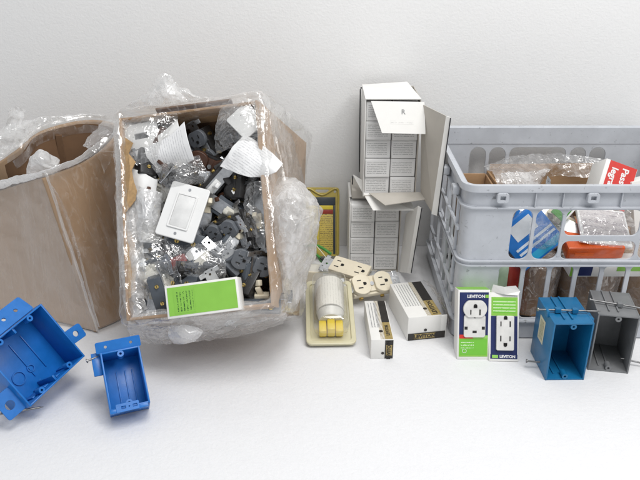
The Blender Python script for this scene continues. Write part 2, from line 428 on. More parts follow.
for k, (y0_, y1_, a_, w_) in enumerate(((.03, .13, 24, .016), (.15, .26, -14, .020))):
    pts_ = []
    for q in range(9):
        f = q/8; pts_.append((rnd.uniform(.5, 1)*w_ if 0 < q < 8 else .002, y0_+(y1_-y0_)*f))
    bmx = bmesh.new(); vs_ = [bmx.verts.new((0, y0_, 0)), *[bmx.verts.new((x_, y_, rnd.uniform(-.002, .004))) for x_, y_ in pts_], bmx.verts.new((0, y1_, 0))]; bmx.faces.new(vs_)
    of_ = bmobj('torn_flap', bmx, 'kraft_edge', ct, T(.0035, 0, -.002) @ RY(a_)); of_.modifiers.new('thickness', 'SOLIDIFY').thickness = .0015
# wrap film: over the lip and down the outside
def wc(x, y, z): return Mc @ Vector((x, y, z))
def lip_ring(off, z, inn=0.0, bulge=0.0):
    P = []; W, H = CW, CHT
    for a, b2 in (((0, 0), (1, 0)), ((1, 0), (1, 1)), ((1, 1), (0, 1)), ((0, 1), (0, 0))):
        for k in range(5):
            f = (k+.0)/5; x = (a[0]+(b2[0]-a[0])*f); y = (a[1]+(b2[1]-a[1])*f)
            bu = bulge*math.sin(math.pi*f)
            nx, ny = (0, -1) if a[1] == b2[1] == 0 else (1, 0) if a[0] == b2[0] == 1 else (0, 1) if a[1] == b2[1] == 1 else (-1, 0)
            ox = (x-.5)*2*(off-inn)+nx*bu; oy = (y-.5)*2*(off-inn)+ny*bu
            P.append(wc(x*W+ox+((.010+.038*y)*max(0, -z)/CD if x > .9 else 0), y*H+oy, z))
    return P
sheet('stretch_film', [lip_ring(.004, -CD*.99), lip_ring(.006, -CD*.6, bulge=.004), lip_ring(.008, -CD*.2, bulge=.006), lip_ring(.006, .004, bulge=.003), lip_ring(0, .004, .006), lip_ring(0, -.02, .010)],
      230, 60, 'film_wrap', ct, amp=.0035, freq=28, closed=True, crease=.003, seed=1)
# milky puffs of film around the mouth
def puff(px, amp=.006, nu=70, nv=70, m='film_milky', seed=3, freq=15, crease=.005, name='film_fold', par=None):
    rows = [[PY(*q) for q in rw] for rw in px]; crease *= .35; amp *= 1.25
    return sheet(name, rows, nu, nv, m, par or ct, amp=amp, freq=freq, crease=crease, seed=seed, fine=.22, smooth=True)
# right side: film over the outside, from the top corner down and out

puff([[(262, 192, .93), (284, 186, .95), (300, 196, .96), (304, 206, .97)],
      [(262, 212, .90), (284, 202, .86), (306, 206, .90), (318, 214, .96)],
      [(264, 245, .88), (286, 240, .83), (305, 238, .88), (314, 246, .95)],
      [(266, 275, .86), (284, 280, .84), (300, 272, .88), (306, 276, .94)],
      [(268, 314, .83), (280, 318, .84), (292, 312, .88), (300, 302, .92)]], amp=.010, nu=80, nv=110, seed=9, crease=.008)
puff([[(258, 101, 1.0), (262, 130, .985), (266, 165, .955), (266, 210, .92), (268, 255, .88), (268, 310, .83)],
      [(266, 99, 1.02), (279, 130, .995), (286, 168, .955), (288, 210, .905), (286, 258, .87), (284, 316, .83)],
      [(272, 106, 1.09), (292, 142, 1.07), (302, 188, 1.03), (306, 226, .98), (304, 266, .95), (296, 312, .90)]], m='film_wrap', amp=.005, seed=4, freq=12)
# bottom lip, hanging down
puff([[(128, 318, .815), (160, 316, .81), (200, 316, .82), (240, 308, .83), (272, 300, .84)],
      [(126, 330, .80), (160, 328, .795), (200, 325, .80), (240, 318, .81), (276, 310, .82)],
      [(128, 338, .81), (162, 338, .805), (200, 336, .81), (240, 329, .82), (284, 318, .84)],
      [(135, 345, .83), (165, 347, .82), (200, 344, .83), (238, 338, .85), (280, 326, .87)]], m='film_clear', amp=.005, nu=120, nv=36, seed=12)
puff([[(166, 330, .80), (180, 328, .795), (196, 330, .80)], [(166, 338, .795), (182, 338, .785), (200, 334, .795)], [(172, 346, .80), (182, 347, .79), (192, 343, .80)]], amp=.004, nu=40, nv=30, seed=13)
# left lip
puff([[(112, 128, 1.0), (112, 180, .95), (114, 230, .90), (118, 280, .85), (124, 326, .81)],
      [(120, 122, .985), (120, 180, .93), (122, 230, .88), (126, 280, .84), (130, 330, .80)],
      [(134, 124, .99), (128, 180, .94), (129, 230, .89), (131, 280, .85), (138, 324, .815)]], m='film_clear', amp=.005, nu=110, nv=30, seed=15)
puff([[(114, 130, .99), (113, 180, .945), (115, 235, .89), (119, 285, .845), (124, 322, .81)],
      [(124, 126, .975), (123, 180, .925), (125, 235, .87), (129, 285, .828), (134, 318, .80)],
      [(138, 132, .985), (136, 180, .93), (139, 230, .88), (140, 285, .835), (142, 312, .81)]], m='film_milky', amp=.006, nu=150, nv=26, seed=61)
puff([[(180, 106, 1.03), (215, 102, 1.03), (258, 100, 1.02)], [(182, 113, 1.01), (218, 108, 1.01), (262, 108, 1.0)], [(186, 122, 1.02), (220, 116, 1.02), (262, 120, 1.0)]], m='film_clear', amp=.005, nu=110, nv=24, seed=62)
puff([[(262, 104, 1.0), (266, 150, .96), (267, 190, .93)], [(268, 104, 1.0), (274, 150, .965), (276, 192, .93)], [(276, 120, 1.03), (284, 160, 1.0), (286, 192, .96)]], m='film_clear', amp=.005, nu=90, nv=24, seed=63)
puff([[(132, 312, .808), (200, 312, .815), (266, 302, .835)], [(130, 321, .80), (200, 320, .805), (270, 308, .825)], [(136, 326, .80), (204, 325, .81), (272, 314, .83)]], m='film_milky', amp=.004, nu=150, nv=16, seed=64)
# crumpled peak standing over the back edge
puff([[(120, 112, 1.08), (140, 112, 1.07), (160, 114, 1.06), (186, 112, 1.06), (230, 110, 1.05), (258, 102, 1.04)],
      [(124, 108, 1.07), (142, 100, 1.065), (158, 96, 1.05), (176, 98, 1.05), (212, 104, 1.05), (250, 100, 1.04)],
      [(130, 108, 1.08), (148, 90, 1.08), (160, 80, 1.07), (172, 88, 1.07), (196, 102, 1.06), (240, 102, 1.05)]], m='film_clear', amp=.009, nu=130, nv=46, seed=17)
puff([[(146, 112, 1.05), (162, 114, 1.04), (184, 112, 1.05)], [(146, 98, 1.055), (162, 96, 1.035), (182, 102, 1.05)], [(152, 84, 1.06), (160, 78, 1.05), (172, 90, 1.06)]], amp=.009, nu=60, nv=60, seed=18)
# ---- contents
def place(t, u, v, dep, rz, rx=0, ry=0, s=.9):
    p = CL(u, v, dep); t.matrix_world = Mc @ T(*p) @ RZ(rz) @ RX(rx) @ RY(ry) @ Matrix.Scale(s, 4); return t
G0 = 'loose wiring devices jumbled in the open carton'
fillers = [make_toggle('dark slate toggle switch with dull steel strap, buried in the jumble inside the open carton', 'device_slate', 'pale_plastic', group='dark toggle switches buried in the carton'),
           make_toggle('black toggle switch with dull steel strap, buried in the jumble inside the open carton', 'device_black', 'device_brown', group='black toggle switches buried in the carton'),
           make_duplex('black-backed grey duplex outlet buried in the jumble inside the open carton', 'device_grey', 'device_black', 'dull_steel', group='grey duplex outlets buried in the carton'),
           make_rocker('black rocker switch with pale face, buried in the jumble inside the open carton', 'device_black', 'pale_plastic', group='pale rocker switches buried in the carton'),
           make_block('black device back with two brass screws, buried in the jumble inside the open carton', 'device_black', group='black device backs buried in the carton'),
           make_toggle('brown toggle switch with bright steel strap, buried in the jumble inside the open carton', 'device_brown', 'ivory', 'steel', group='brown toggle switches buried in the carton')]
spots = []; dmc = CL(182, 212, 0)
for layer, (dep, step) in enumerate(((.080, .031), (.050, .031), (.026, .036))):
    y = .022
    while y < CHT-.01:
        x = .022
        while x < CW-.015:
            dx, dy = x-dmc[0], y-dmc[1]
            if layer and abs(dx) < .034 and abs(dy) < .046: pass
            elif not (layer and x < .15 and x > .08 and y > .215) and not (layer == 2 and rnd.random() < .25): spots.append((x+rnd.uniform(-.008, .008), y+rnd.uniform(-.009, .009), dep+rnd.uniform(-.012, .012)))
            x += step
        y += step*1.35
for i, (x, y, d) in enumerate(spots):
    if y > .215 and .075 < x < .160: d += .035
    x = min(max(x, .030), CW-.030); y = min(max(y, .038), CHT-.040)
    M = Mc @ T(x, y, -d) @ RZ(rnd.uniform(0, 360)) @ Matrix.Scale(.72, 4) @ RX(rnd.gauss(0, 26)) @ RY(rnd.choice((0, 0, 55, -60, 180)) + rnd.gauss(0, 18))
    k = rnd.choice((0, 0, 0, 1, 1, 1, 1, 2, 3, 4, 4, 5))
    if not fillers[k].get('used'): fillers[k].matrix_world = M; fillers[k]['used'] = 1
    else: dup(fillers[k], M)
for f in fillers:
    if 'used' in f: del f['used']
for o in list(sc.objects):
    if 'used' in o: del o['used']
# named devices near the surface
place(make_block('slate blue device back with two brass screws, just above the green outlet box', 'device_slate', G0), 184, 286, .030, 80, -14, 8)
place(make_block('slate device back with brass screws tucked under the lower edge of the white dimmer plate', 'device_slate', G0, .058), 186, 243, .034, 72, 12, -6)
place(make_block('light grey device back with two brass screws, right of the white dimmer plate', 'device_grey', G0, .056), 229, 258, .026, 40, 18, 22)
place(make_toggle('slate toggle switch lying diagonally below the white instruction sheet', 'device_slate', 'pale_plastic', 'dull_steel', G0), 232, 214, .030, 50, 6, -10)
place(make_toggle('toggle switch with cream lever and bare strap standing upright beside the right carton wall', 'device_slate', 'ivory', 'dull_steel', G0), 259, 222, .030, -2, -6, -14)
place(make_rocker('small pale switch with steel frame lying just above the right end of the green box', 'device_grey', 'pale_plastic', 'steel', G0), 216, 272, .036, 38, 12, 18)
place(make_duplex('brown duplex outlet with steel strap at the top of the jumble', 'device_brown', 'device_black', 'steel', G0), 210, 166, .040, 62, 12, -28)
place(make_toggle('slate toggle switch standing on edge in the lower right corner of the carton', 'device_slate', 'ivory', 'steel', G0), 253, 284, .030, -18, 20, 50)
place(make_rocker('black rocker switch with white face in the lower left corner under clear film', 'device_black', 'white_plastic', 'dull_steel', G0), 150, 262, .040, 20, 10, -30)
place(make_duplex('pale duplex outlet half hidden beneath film along the left wall of the carton', 'pale_plastic', 'device_slate', 'steel', G0), 150, 226, .040, 12, -20, 25)
place(make_decora('white square-faced outlet buried along the left wall under the printed papers', 'white_plastic', 'white_plastic', 'steel', G0), 146, 200, .036, -8, 14, -20)
place(make_toggle('white toggle switch lying on its side right of the red plug', 'white_plastic', 'white_plastic', 'dull_steel', G0), 196, 262, .040, 112, 30, 60)
place(make_toggle('slate toggle switch with ivory lever between the dimmer plate and the jumble on its right', 'device_black', 'ivory', 'dull_steel', G0), 207, 205, .032, -14, 10, 30)
for q, (u, v, dep, rz, rx, ry, kind, lb_) in enumerate((
    (170, 160, .026, 70, 10, 20, 0, 'steel-strapped grey switch under the lower edge of the curved leaflet'),
    (204, 148, .044, 20, 24, -30, 1, 'upright dark outlet with steel strap below the cardboard flap'),
    (214, 186, .022, -50, 10, 35, 0, 'black toggle switch with bright strap left of the black rounded plug'),
    (240, 232, .018, -38, -12, 28, 3, 'small switch with bright strap right of the slate diagonal switch'),
    (160, 282, .022, 50, 8, 22, 2, 'pale rocker switch with steel strap left of the green box'),
    (146, 296, .030, 10, 20, -40, 0, 'black toggle switch in the lower left corner above the brown carton wall'),
    (252, 262, .020, 66, 20, -24, 1, 'black outlet with bright steel strap near the right carton wall'),
    (222, 296, .018, 20, 30, 20, 0, 'toggle switch poking up behind the right end of the green box'),
    (262, 296, .030, 84, 6, 50, 3, 'toggle switch on edge in the lower right corner of the carton'))):
    t = (make_toggle(lb_, 'device_black', 'white_plastic', 'steel', G0) if kind == 0 else make_duplex(lb_, 'device_grey', 'device_black', 'steel', G0) if kind == 1 else
         make_rocker(lb_, 'device_slate', 'pale_plastic', 'steel', G0) if kind == 2 else make_toggle(lb_, 'device_slate', 'ivory', 'steel', G0))
    place(t, u, v, dep, rz, rx, ry, .8)
# red plug
rp = thing('red_plug', 'dark red plastic plug piece lying above the slate device back', 'plug')
box('body', (-.016, -.009, -.009), (.016, .009, .009), 'red_plastic', rp, .004)
box('cap', (.0165, -.007, -.007), (.026, .007, .007), 'white_plastic', rp, .002)
place(rp, 178, 262, .028, 18, 10, 0)
# black cover plug near sheet with printed tag
bp = thing('black_wall_adapter', 'black rounded plug with a white printed mark beneath the crumpled instruction sheet', 'plug')
bm = bmesh.new(); bmesh.ops.create_uvsphere(bm, u_segments=24, v_segments=14, radius=.021, matrix=Matrix.Diagonal((1.25, .8, .5, 1))); bmobj('body', bm, 'device_black', bp, None, True)
box('printed_mark', (-.012, -.004, .0085), (-.004, .003, .0102), 'white_plastic', bp, .0005, RZ(25))
place(bp, 240, 190, .026, 0, 0, 0)
# white dimmer on plate
dm = thing('dimmer_switch', 'white dimmer on a wide white cover plate, largest white piece in the open carton', 'switch')
shade(plate('cover_plate', [rrect(-.0295, .0295, -.0425, .0425, .003)], .005, 'white_plastic', dm, None, .0012))
shade(plate('paddle_frame', [rrect(-.0160, .0160, -.0275, .0275, .0015), rrect(-.0142, .0142, -.0257, .0257, .001)], .003, 'white_plastic', dm, T(0, 0, .0035), .0004))
box('paddle', (-.0137, -.0251, .001), (.0137, .0251, .0042), mat('paddle_white', (.68, .68, .67), .5), dm, .0008)
box('body', (-.022, -.030, -.03), (.022, .030, -.0026), 'device_slate', dm, .002)
for s in (-1, 1): cyl('plate_screw', (0, s*.0355, .002), (0, s*.0355, .0034), .0022, 'dull_steel', dm)
place(dm, 183, 212, .006, -21, -4, 4)
# green receptacle box
gb = thing('small_printed_box', 'white outlet box with bright green face lying across the lower edge of the open carton', 'box')
box('carton', (-.0485, -.0215, -.014), (.0485, .0215, .014), 'board_white', gb, .0008)
box('green_panel', (-.0455, -.0185, .0141), (.0455, .0185, .0144), 'green_print', gb, 0)
pm = print_mat('green_text', (.24, .52, .07), (.01, .07, .01), pitch=.0042, dens=.5, axis_u='Y', axis_v='X', wordlen=.005, area=(-.014, .012, -.036, -.012), row_fill=.4)
box('fine_print', (-.038, -.0165, .0145), (-.010, .0145, .0147), pm, gb, 0)
place(gb, 205, 298, -.006, 1.5, 6, 0, 1)
# crumpled instruction sheets, loose plates, booklets
def paper_sheet(name, label, px, m='sheet_print', amp=.002, cat='paper', seed=0, crease=.0015, nu=30, nv=30, group=None, freq=16):
    rows = [[Mc @ CL(u, v, d) for u, v, d in rw] for rw in px]
    c = rows[len(rows)//2][len(rows[0])//2]; t = frame(c, (rows[0][-1]-rows[0][0]), (rows[0][0]-rows[-1][0]))
    o = sheet(name, rows, nu, nv, m, None, amp=amp, freq=freq, seed=seed, crease=crease, fine=.1)
    o.data.transform(t.inverted()); o.matrix_world = t
    sd = o.modifiers.new('thickness', 'SOLIDIFY'); sd.thickness = .0004
    return tag(o, label, cat, group)
paper_sheet('instruction_sheet', 'crumpled white instruction sheet lying at the upper right of the open carton',
            [[(242, 138, .008), (258, 145, .004), (282, 166, .008)], [(230, 150, .0), (250, 158, -.008), (274, 174, -.002)], [(219, 168, .008), (240, 176, -.004), (262, 180, .004)]], amp=.004, seed=5, crease=.003, nu=44, nv=40)
paper_sheet('instruction_sheet', 'curved grey-white leaflet standing at the upper left of the open carton, nearest the cardboard flap',
            [[(184, 122, -.004), (188, 142, -.002), (194, 160, .012)], [(166, 138, .004), (170, 152, .006), (176, 168, .02)], [(134, 152, .012), (138, 162, .014), (146, 176, .03)]], m='sheet_print', amp=.001, seed=6, crease=0)
paper_sheet('instruction_sheet', 'thin white leaflet standing just behind the curved grey-white leaflet',
            [[(177, 119, .010), (180, 134, .01), (184, 150, .016)], [(158, 136, .014), (162, 146, .014), (168, 160, .022)], [(130, 148, .018), (134, 158, .02), (140, 170, .034)]], m='paper', amp=.001, seed=7, crease=0)
paper_sheet('instruction_sheet', 'folded pale leaflet pressed along the left carton wall under the film',
            [[(130, 170, .010), (142, 174, .008), (156, 182, .018)], [(130, 184, .012), (142, 190, .010), (154, 198, .022)], [(131, 196, .016), (142, 202, .014), (150, 208, .024)]], m='paper', amp=.003, seed=8, crease=.002)
def cover(label, u, v, dep, rz, rx, ry, m, w=.035, h=.057, blank=False):
    t = thing('wall_plate', label, 'wall plate')
    lp = [rrect(-w, w, -h, h, .003), rrect(-.0055, .0055, -.0125, .0125, .001)] + [circ(0, s*h*.55, .0016, 10) for s in (-1, 1)]
    if blank: lp.pop(1)
    plate('plate', lp, .004, m, t, None, .001); place(t, u, v, dep, rz, rx, ry); return t
cover('blank white wall plate in clear film against the top right corner of the carton', 246, 121, .008, 38, 4, 0, 'white_plastic', .021, .022, True)
cover('white toggle wall plate in clear film in the top left corner of the carton', 142, 136, .016, 96, 4, -6, 'white_plastic', .020, .026)
cover('ivory wall plate tucked under the leaflets in the top left corner', 142, 158, .030, 100, 4, -6, 'ivory', .020, .026)
# clear poly bags over parts of the jumble
def bag(label, px, seed, m='film_bag', amp=.004):
    rows = [[Mc @ CL(u, v, d) for u, v, d in rw] for rw in px]
    o = sheet('plastic_bag', rows, 60, 60, m, None, amp=amp*1.2, freq=20, seed=seed, crease=.0015, fine=.3, smooth=True)
    return tag(o, label, 'plastic bag')
bag('clear bag around the white wall plate at the top right of the carton', [[(222, 102, .006), (246, 100, -.002), (266, 112, .008)], [(214, 128, .0), (240, 124, -.012), (266, 136, .002)], [(214, 158, .02), (238, 148, .006), (262, 152, .012)]], 21)
bag('clear bag bunched between the leaflets and the white dimmer plate', [[(150, 168, .014), (170, 164, .008), (198, 158, .016)], [(158, 182, .006), (178, 176, -.004), (204, 172, .01)], [(160, 206, .018), (176, 190, .006), (208, 184, .02)]], 22)
bag('clear bag over the lower left of the jumble beside the green box', [[(130, 232, .012), (150, 236, .004), (180, 248, .016)], [(130, 264, .006), (150, 262, -.006), (178, 268, .014)], [(136, 300, .02), (152, 298, .006), (168, 296, .02)]], 23)
bag('clear bag inside the top left corner over the wall plates', [[(122, 118, .006), (150, 116, -.004), (178, 114, .01)], [(122, 138, .0), (146, 136, -.008), (168, 134, .008)], [(124, 168, .008), (140, 166, .0), (158, 160, .012)]], 24)
bag('milky clear bag pressed along the left wall of the carton beside the dimmer plate', [[(130, 186, .006), (142, 190, -.004), (160, 196, .012)], [(130, 214, .002), (144, 216, -.008), (158, 220, .010)], [(132, 244, .012), (142, 244, .0), (162, 246, .016)]], 25, 'film_milky')
bag('clear bag lying across the slate device backs above the green box', [[(180, 248, .010), (206, 246, .006), (232, 240, .014)], [(170, 256, .006), (198, 262, -.002), (226, 262, .012)], [(172, 278, .016), (200, 280, .006), (222, 284, .018)]], 26)
bag('clear bag along the right wall of the carton beside the cream-levered switch', [[(244, 186, .012), (256, 184, .0), (268, 188, .008)], [(242, 216, .014), (256, 214, .002), (270, 216, .008)], [(246, 250, .02), (258, 250, .006), (270, 252, .01)]], 27)
# ================================================================== film wrapped brown box at the left
top = [(0, 191, .985), (43, 178, .948), (45, 177.5, .947), (82, 163, 1.0), (108, 144, 1.06), (118, 127, 1.11), (100, 121, 1.13), (75, 122, 1.12), (40, 132, 1.08), (14, 152, 1.04), (-10, 168, 1.03), (-50, 188, 1.03), (-88, 205, 1.04), (-88, 214, 1.02), (-45, 204, 1.0)]
TP = [PY(*q) for q in top]
bot = [(-.445, .965), (-.354, .929), (-.351, .929), (-.325, .955), (-.305, .99), (-.292, 1.05), (-.30, 1.10), (-.34, 1.12), (-.40, 1.10), (-.46, 1.06), (-.51, 1.09), (-.56, 1.09), (-.64, 1.09), (-.64, 1.03), (-.54, 1.0)]
BP = [Vector((x, y, .002)) for x, y in bot]
def ringmix(f, off=0.0, dz=0.0):
    cx = sum((p for p in TP), Vector())/len(TP); cb = sum((p for p in BP), Vector())/len(BP)
    out = []
    for a, b2 in zip(TP, BP):
        p = b2.lerp(a, f); c = cb.lerp(cx, f); d = Vector((p.x-c.x, p.y-c.y, 0)); d = d.normalized() if d.length > 1e-6 else d
        q = p + d*off; q.z = max(q.z+dz, .0015); out.append(q)
    return out
lb = thing('wrapped_box', 'tall brown cardboard box wrapped in stretch film at the left edge, mouth pinched open', 'box', T(-.45, 1.0, 0))
o = sheet('cardboard_shell', [ringmix(0), ringmix(.35, -.002), ringmix(.7, .0), ringmix(1)], 160, 40, 'kraft_pale', lb, amp=.0014, freq=7, closed=True, seed=31, fine=.02)
sd = o.modifiers.new('thickness', 'SOLIDIFY'); sd.thickness = .004; sd.offset = 0
# separate brown liner showing in the mouth, with upright board seams
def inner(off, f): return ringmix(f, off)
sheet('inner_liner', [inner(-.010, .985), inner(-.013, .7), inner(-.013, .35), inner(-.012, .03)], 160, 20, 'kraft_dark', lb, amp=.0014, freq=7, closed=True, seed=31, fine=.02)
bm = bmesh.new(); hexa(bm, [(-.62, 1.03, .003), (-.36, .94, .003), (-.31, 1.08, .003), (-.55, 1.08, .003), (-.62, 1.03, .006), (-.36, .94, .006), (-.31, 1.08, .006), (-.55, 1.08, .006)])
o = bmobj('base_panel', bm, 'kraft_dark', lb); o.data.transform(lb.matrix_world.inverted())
for k, (u, v, Y) in enumerate(((60, 144, 1.10),)):
    p = PY(u, 131-k*3, Y); bm = bmesh.new(); add_box(bm, (p.x-.005, p.y-.010, .05), (p.x+.005, p.y-.007, p.z-.004), .0005)
    o = bmobj('board_seam', bm, 'kraft_dark', lb); o.data.transform(lb.matrix_world.inverted())
film_mat('film_streak', .0, .34, 12, stretch=(2.2, 2.2, .45), p0=.52, p1=.80, gl=.09, cr=.42, cs=1.4, bs=.30, rough=.2)
sheet('stretch_film', [ringmix(.0, .009), ringmix(.3, .010), ringmix(.65, .010), ringmix(.93, .010), ringmix(1.0, .007, .006), ringmix(1.0, -.006, .004), ringmix(.93, -.014)], 300, 90, 'film_streak', lb, amp=.0025, freq=14, closed=True, crease=.0012, seed=33)
def puff2(px, **k): return puff(px, par=lb, **k)
# thick rolled lip at the front and at the right, knot in the mouth, tails at the back
puff2([[(-20, 197, .99), (10, 187, .965), (45, 177, .945), (82, 160, .995), (106, 142, 1.05)],
       [(-20, 188, .98), (10, 179, .96), (45, 171, .94), (80, 156, .985), (104, 138, 1.05)],
       [(-20, 196, 1.01), (10, 186, .985), (45, 178, .97), (82, 162, 1.02), (108, 142, 1.07)]], amp=.004, nu=120, nv=20, seed=35, crease=.003)
puff2([[(78, 150, 1.02), (88, 138, 1.05), (100, 124, 1.09)], [(92, 156, 1.0), (106, 136, 1.03), (118, 122, 1.07)], [(100, 176, 1.0), (112, 156, 1.03), (122, 134, 1.08)]], m='film_clear', amp=.006, nu=50, nv=50, seed=36)
puff2([[(45, 180, .943), (60, 206, .943), (76, 255, .936), (97, 328, .922)], [(47, 180, .941), (63, 206, .938), (79, 255, .933), (99, 328, .920)]], m='film_clear', amp=.0015, nu=90, nv=6, seed=37)
puff2([[(22, 182, .95), (36, 178, .955), (54, 176, .96)], [(24, 168, .955), (38, 160, .955), (54, 168, .965)], [(26, 160, .975), (38, 152, .975), (56, 164, .985)], [(28, 172, .985), (40, 170, .985), (56, 172, .99)]], amp=.006, nu=50, nv=40, seed=38)
puff2([[(-12, 170, .985), (14, 151, 1.02), (40, 131, 1.08), (76, 121, 1.12), (104, 120, 1.13)], [(-12, 152, .99), (12, 135, 1.03), (38, 122, 1.085), (76, 117, 1.12), (104, 117, 1.13)], [(-12, 140, 1.0), (6, 128, 1.04), (30, 123, 1.09), (70, 119, 1.13), (102, 119, 1.14)]], m='film_clear', amp=.006, nu=110, nv=26, seed=39)
puff2([[(-4, 140, 1.02), (6, 134, 1.03), (16, 130, 1.05)], [(0, 124, 1.03), (10, 118, 1.05), (20, 118, 1.07)], [(4, 112, 1.04), (12, 109, 1.06), (22, 113, 1.08)]], m='film_clear', amp=.006, nu=36, nv=36, seed=40)
# ================================================================== white cartons of small printed boxes, one on the other
def stack_carton(px_left, px_right, Yf, z0, z1, name_lbl, rows, colw, rowh, depth, which, yaw=0):
    pass
SB = 'small printed boxes packed in the two white cartons'
def small_box(M, label):
    t = thing('small_box', label, 'box', M, SB)
    box('carton', (0, 0, 0), (.0415, .085, .0312), 'small_box_print', t, .0007)
    box('end_flap', (.0012, -.0007, .0008), (.0403, -.0002, .0292), 'small_box_print', t, 0)
    return t
ORD = ['top', 'second', 'third', 'fourth', 'bottom']
def white_carton(label, x0, x1, y0, y1, z0, z1, nrows, where, skipcol=()):
    W, D, H = x1-x0, y1-y0, z1-z0
    c = thing('display_carton', label, 'box', T(x0, y0, z0))
    t = .0016
    box('side_panel', (0, 0, 0), (t, D, H), 'board_white', c, .0004)
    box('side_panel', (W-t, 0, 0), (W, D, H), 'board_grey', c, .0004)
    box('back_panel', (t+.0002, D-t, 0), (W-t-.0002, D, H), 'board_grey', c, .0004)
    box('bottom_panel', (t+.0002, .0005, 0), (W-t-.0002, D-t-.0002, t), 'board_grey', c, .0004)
    for r in range(nrows):
        for k in range(2):
            z = t+.0006+(nrows-1-r)*.0322
            M = T(x0+.0022+k*.0432+rnd.uniform(0, .0006), y0+.004+rnd.uniform(-.002, .003), z0+z) @ RZ(rnd.uniform(-1.2, 1.2))
            small_box(M, 'small printed white box, %s row, %s column in the %s white carton' % (('top', 'second', 'third', 'fourth', 'bottom')[r] if nrows == 5 else ('top', 'second', 'third', 'bottom')[r], 'left' if k == 0 else 'right', where))
    return c
LX0, LX1, LY0, LY1 = .052, .142, 1.128, 1.232
lowc = white_carton('lower white display carton holding eight printed boxes, flaps open, standing on the table', LX0, LX1, LY0, LY1, 0, .133, 4, 'lower')
UX0, UX1, UY0, UY1, UZ0 = .073, .163, 1.115, 1.215, .152
upc = white_carton('upper white display carton holding ten printed boxes, lid flap hanging over them', UX0, UX1, UY0, UY1, UZ0, UZ0+.167, 5, 'upper')
def fl(name, pts, m, par, th=.0012, m2=None):
    bm = bmesh.new(); P = [par.matrix_world.inverted() @ Vector(p) for p in pts]
    n = (P[1]-P[0]).cross(P[2]-P[0]).normalized()*th
    a = [bm.verts.new(p) for p in P]; b2 = [bm.verts.new(p+n) for p in P]
    bm.faces.new(a); bm.faces.new(b2[::-1])
    for i in range(len(P)): bm.faces.new((a[i], a[(i+1) % len(P)], b2[(i+1) % len(P)], b2[i]))
    return bmobj(name, bm, m, par)
zt = UZ0+.167
# upper: top panel, hanging lid flap with print, wide right flap with folded lip, bottom flap
fl('top_panel', [(UX0, UY0-.001, zt+.0003), (UX1, UY0-.001, zt+.0003), (UX1-.012, UY1, zt+.006), (UX0, UY1, zt+.001)], 'board_white', upc)
A = [PY(371, 101, UY0-.003), PY(424.5, 102, UY0-.003), PY(425.5, 134, UY0-.028), PY(382, 133, UY0-.028)]
lf = fl('lid_flap', A, 'board_white', upc, .0012)
Mf = frame((A[0]+A[1]+A[2]+A[3])/4+Vector((0, -.0006, 0)), A[1]-A[0], A[0]-A[3]); Mf = upc.matrix_world.inverted() @ Mf
lt = print_mat('flap_print', (.78, .77, .74), (.55, .54, .52), pitch=.0045, dens=.5, axis_v='Y', wordlen=.007, area=(-.016, .020, -.010, -.005), row_fill=.3)
box('fine_print', (-.017, -.011, -.0005), (.021, -.004, -.0004), lt, upc, 0, Mf)
text('R', .011, mat('ink_grey', (.25, .25, .25), .5), upc, Mf @ T(.004, .009, -.0003), .0002)
tube('folded_seam', [upc.matrix_world.inverted() @ p for p in (PY(360.5, 88, UY1), PY(384, 86.5, UY1), PY(409, 87.5, UY1))], .0012, 'ink_dark', upc)
tube('folded_seam', [upc.matrix_world.inverted() @ p for p in (PY(360.3, 89, UY1), PY(359.8, 130, UY1), PY(359.5, 172, UY1))], .0011, 'ink_dark', upc)
Bq = [PY(421.5, 104, UY0), PY(446, 116, UY0-.075), PY(433, 214, UY0-.070), PY(420.5, 194, UY0)]
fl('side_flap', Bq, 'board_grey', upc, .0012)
Cq = [PY(446, 116, UY0-.075), PY(450.5, 117.5, UY0-.079), PY(437.5, 216, UY0-.074), PY(431.5, 214, UY0-.070)]
fl('flap_lip', Cq, 'board_white', upc, .0012)
tube('flap_edge', [upc.matrix_world.inverted() @ p for p in (PY(450.6, 118, UY0-.0795), PY(444, 166, UY0-.077), PY(437.7, 215.5, UY0-.0745))], .0009, 'ink_dark', upc)
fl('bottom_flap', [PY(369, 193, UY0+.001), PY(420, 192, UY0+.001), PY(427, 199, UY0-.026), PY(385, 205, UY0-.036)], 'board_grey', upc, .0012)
# lower: lid flap folded forward, right flap
fl('lid_flap', [PY(353, 175, LY0+.03), PY(361, 190, LY0-.002), PY(373, 210.5, LY0-.034), PY(414, 210.5, LY0-.034), PY(408, 196, LY0-.002), PY(380, 192, LY0+.0)], 'board_white', lowc, .0012)
fl('side_flap', [PY(406, 214, LY0), PY(418, 206, LY0-.05), PY(407, 273, LY0-.045), PY(399, 272, LY0)], 'board_white', lowc, .0012)
fl('flap_lip', [PY(418, 206, LY0-.05), PY(421.5, 208, LY0-.052), PY(411, 274, LY0-.048), PY(407, 273, LY0-.045)], 'board_white', lowc, .0012)
tube('folded_seam', [lowc.matrix_world.inverted() @ p for p in (PY(352.5, 176, LY0+.05), PY(352.5, 225, LY0+.05), PY(352.5, 262, LY0+.05))], .0011, 'ink_dark', lowc)
tube('flap_edge', [lowc.matrix_world.inverted() @ p for p in (PY(421.8, 208, LY0-.0525), PY(416.5, 240, LY0-.050), PY(411.2, 273, LY0-.0485))], .0008, 'ink_dark', lowc)
lowm = box('top_panel', (.0, .03, .1335), (.09, LY1-LY0, .1350), 'board_white', lowc, .0004)
box('inner_tray', (.004, .02, .1352), (.105, LY1-LY0-.02, .1505), 'board_grey', lowc, .0005)
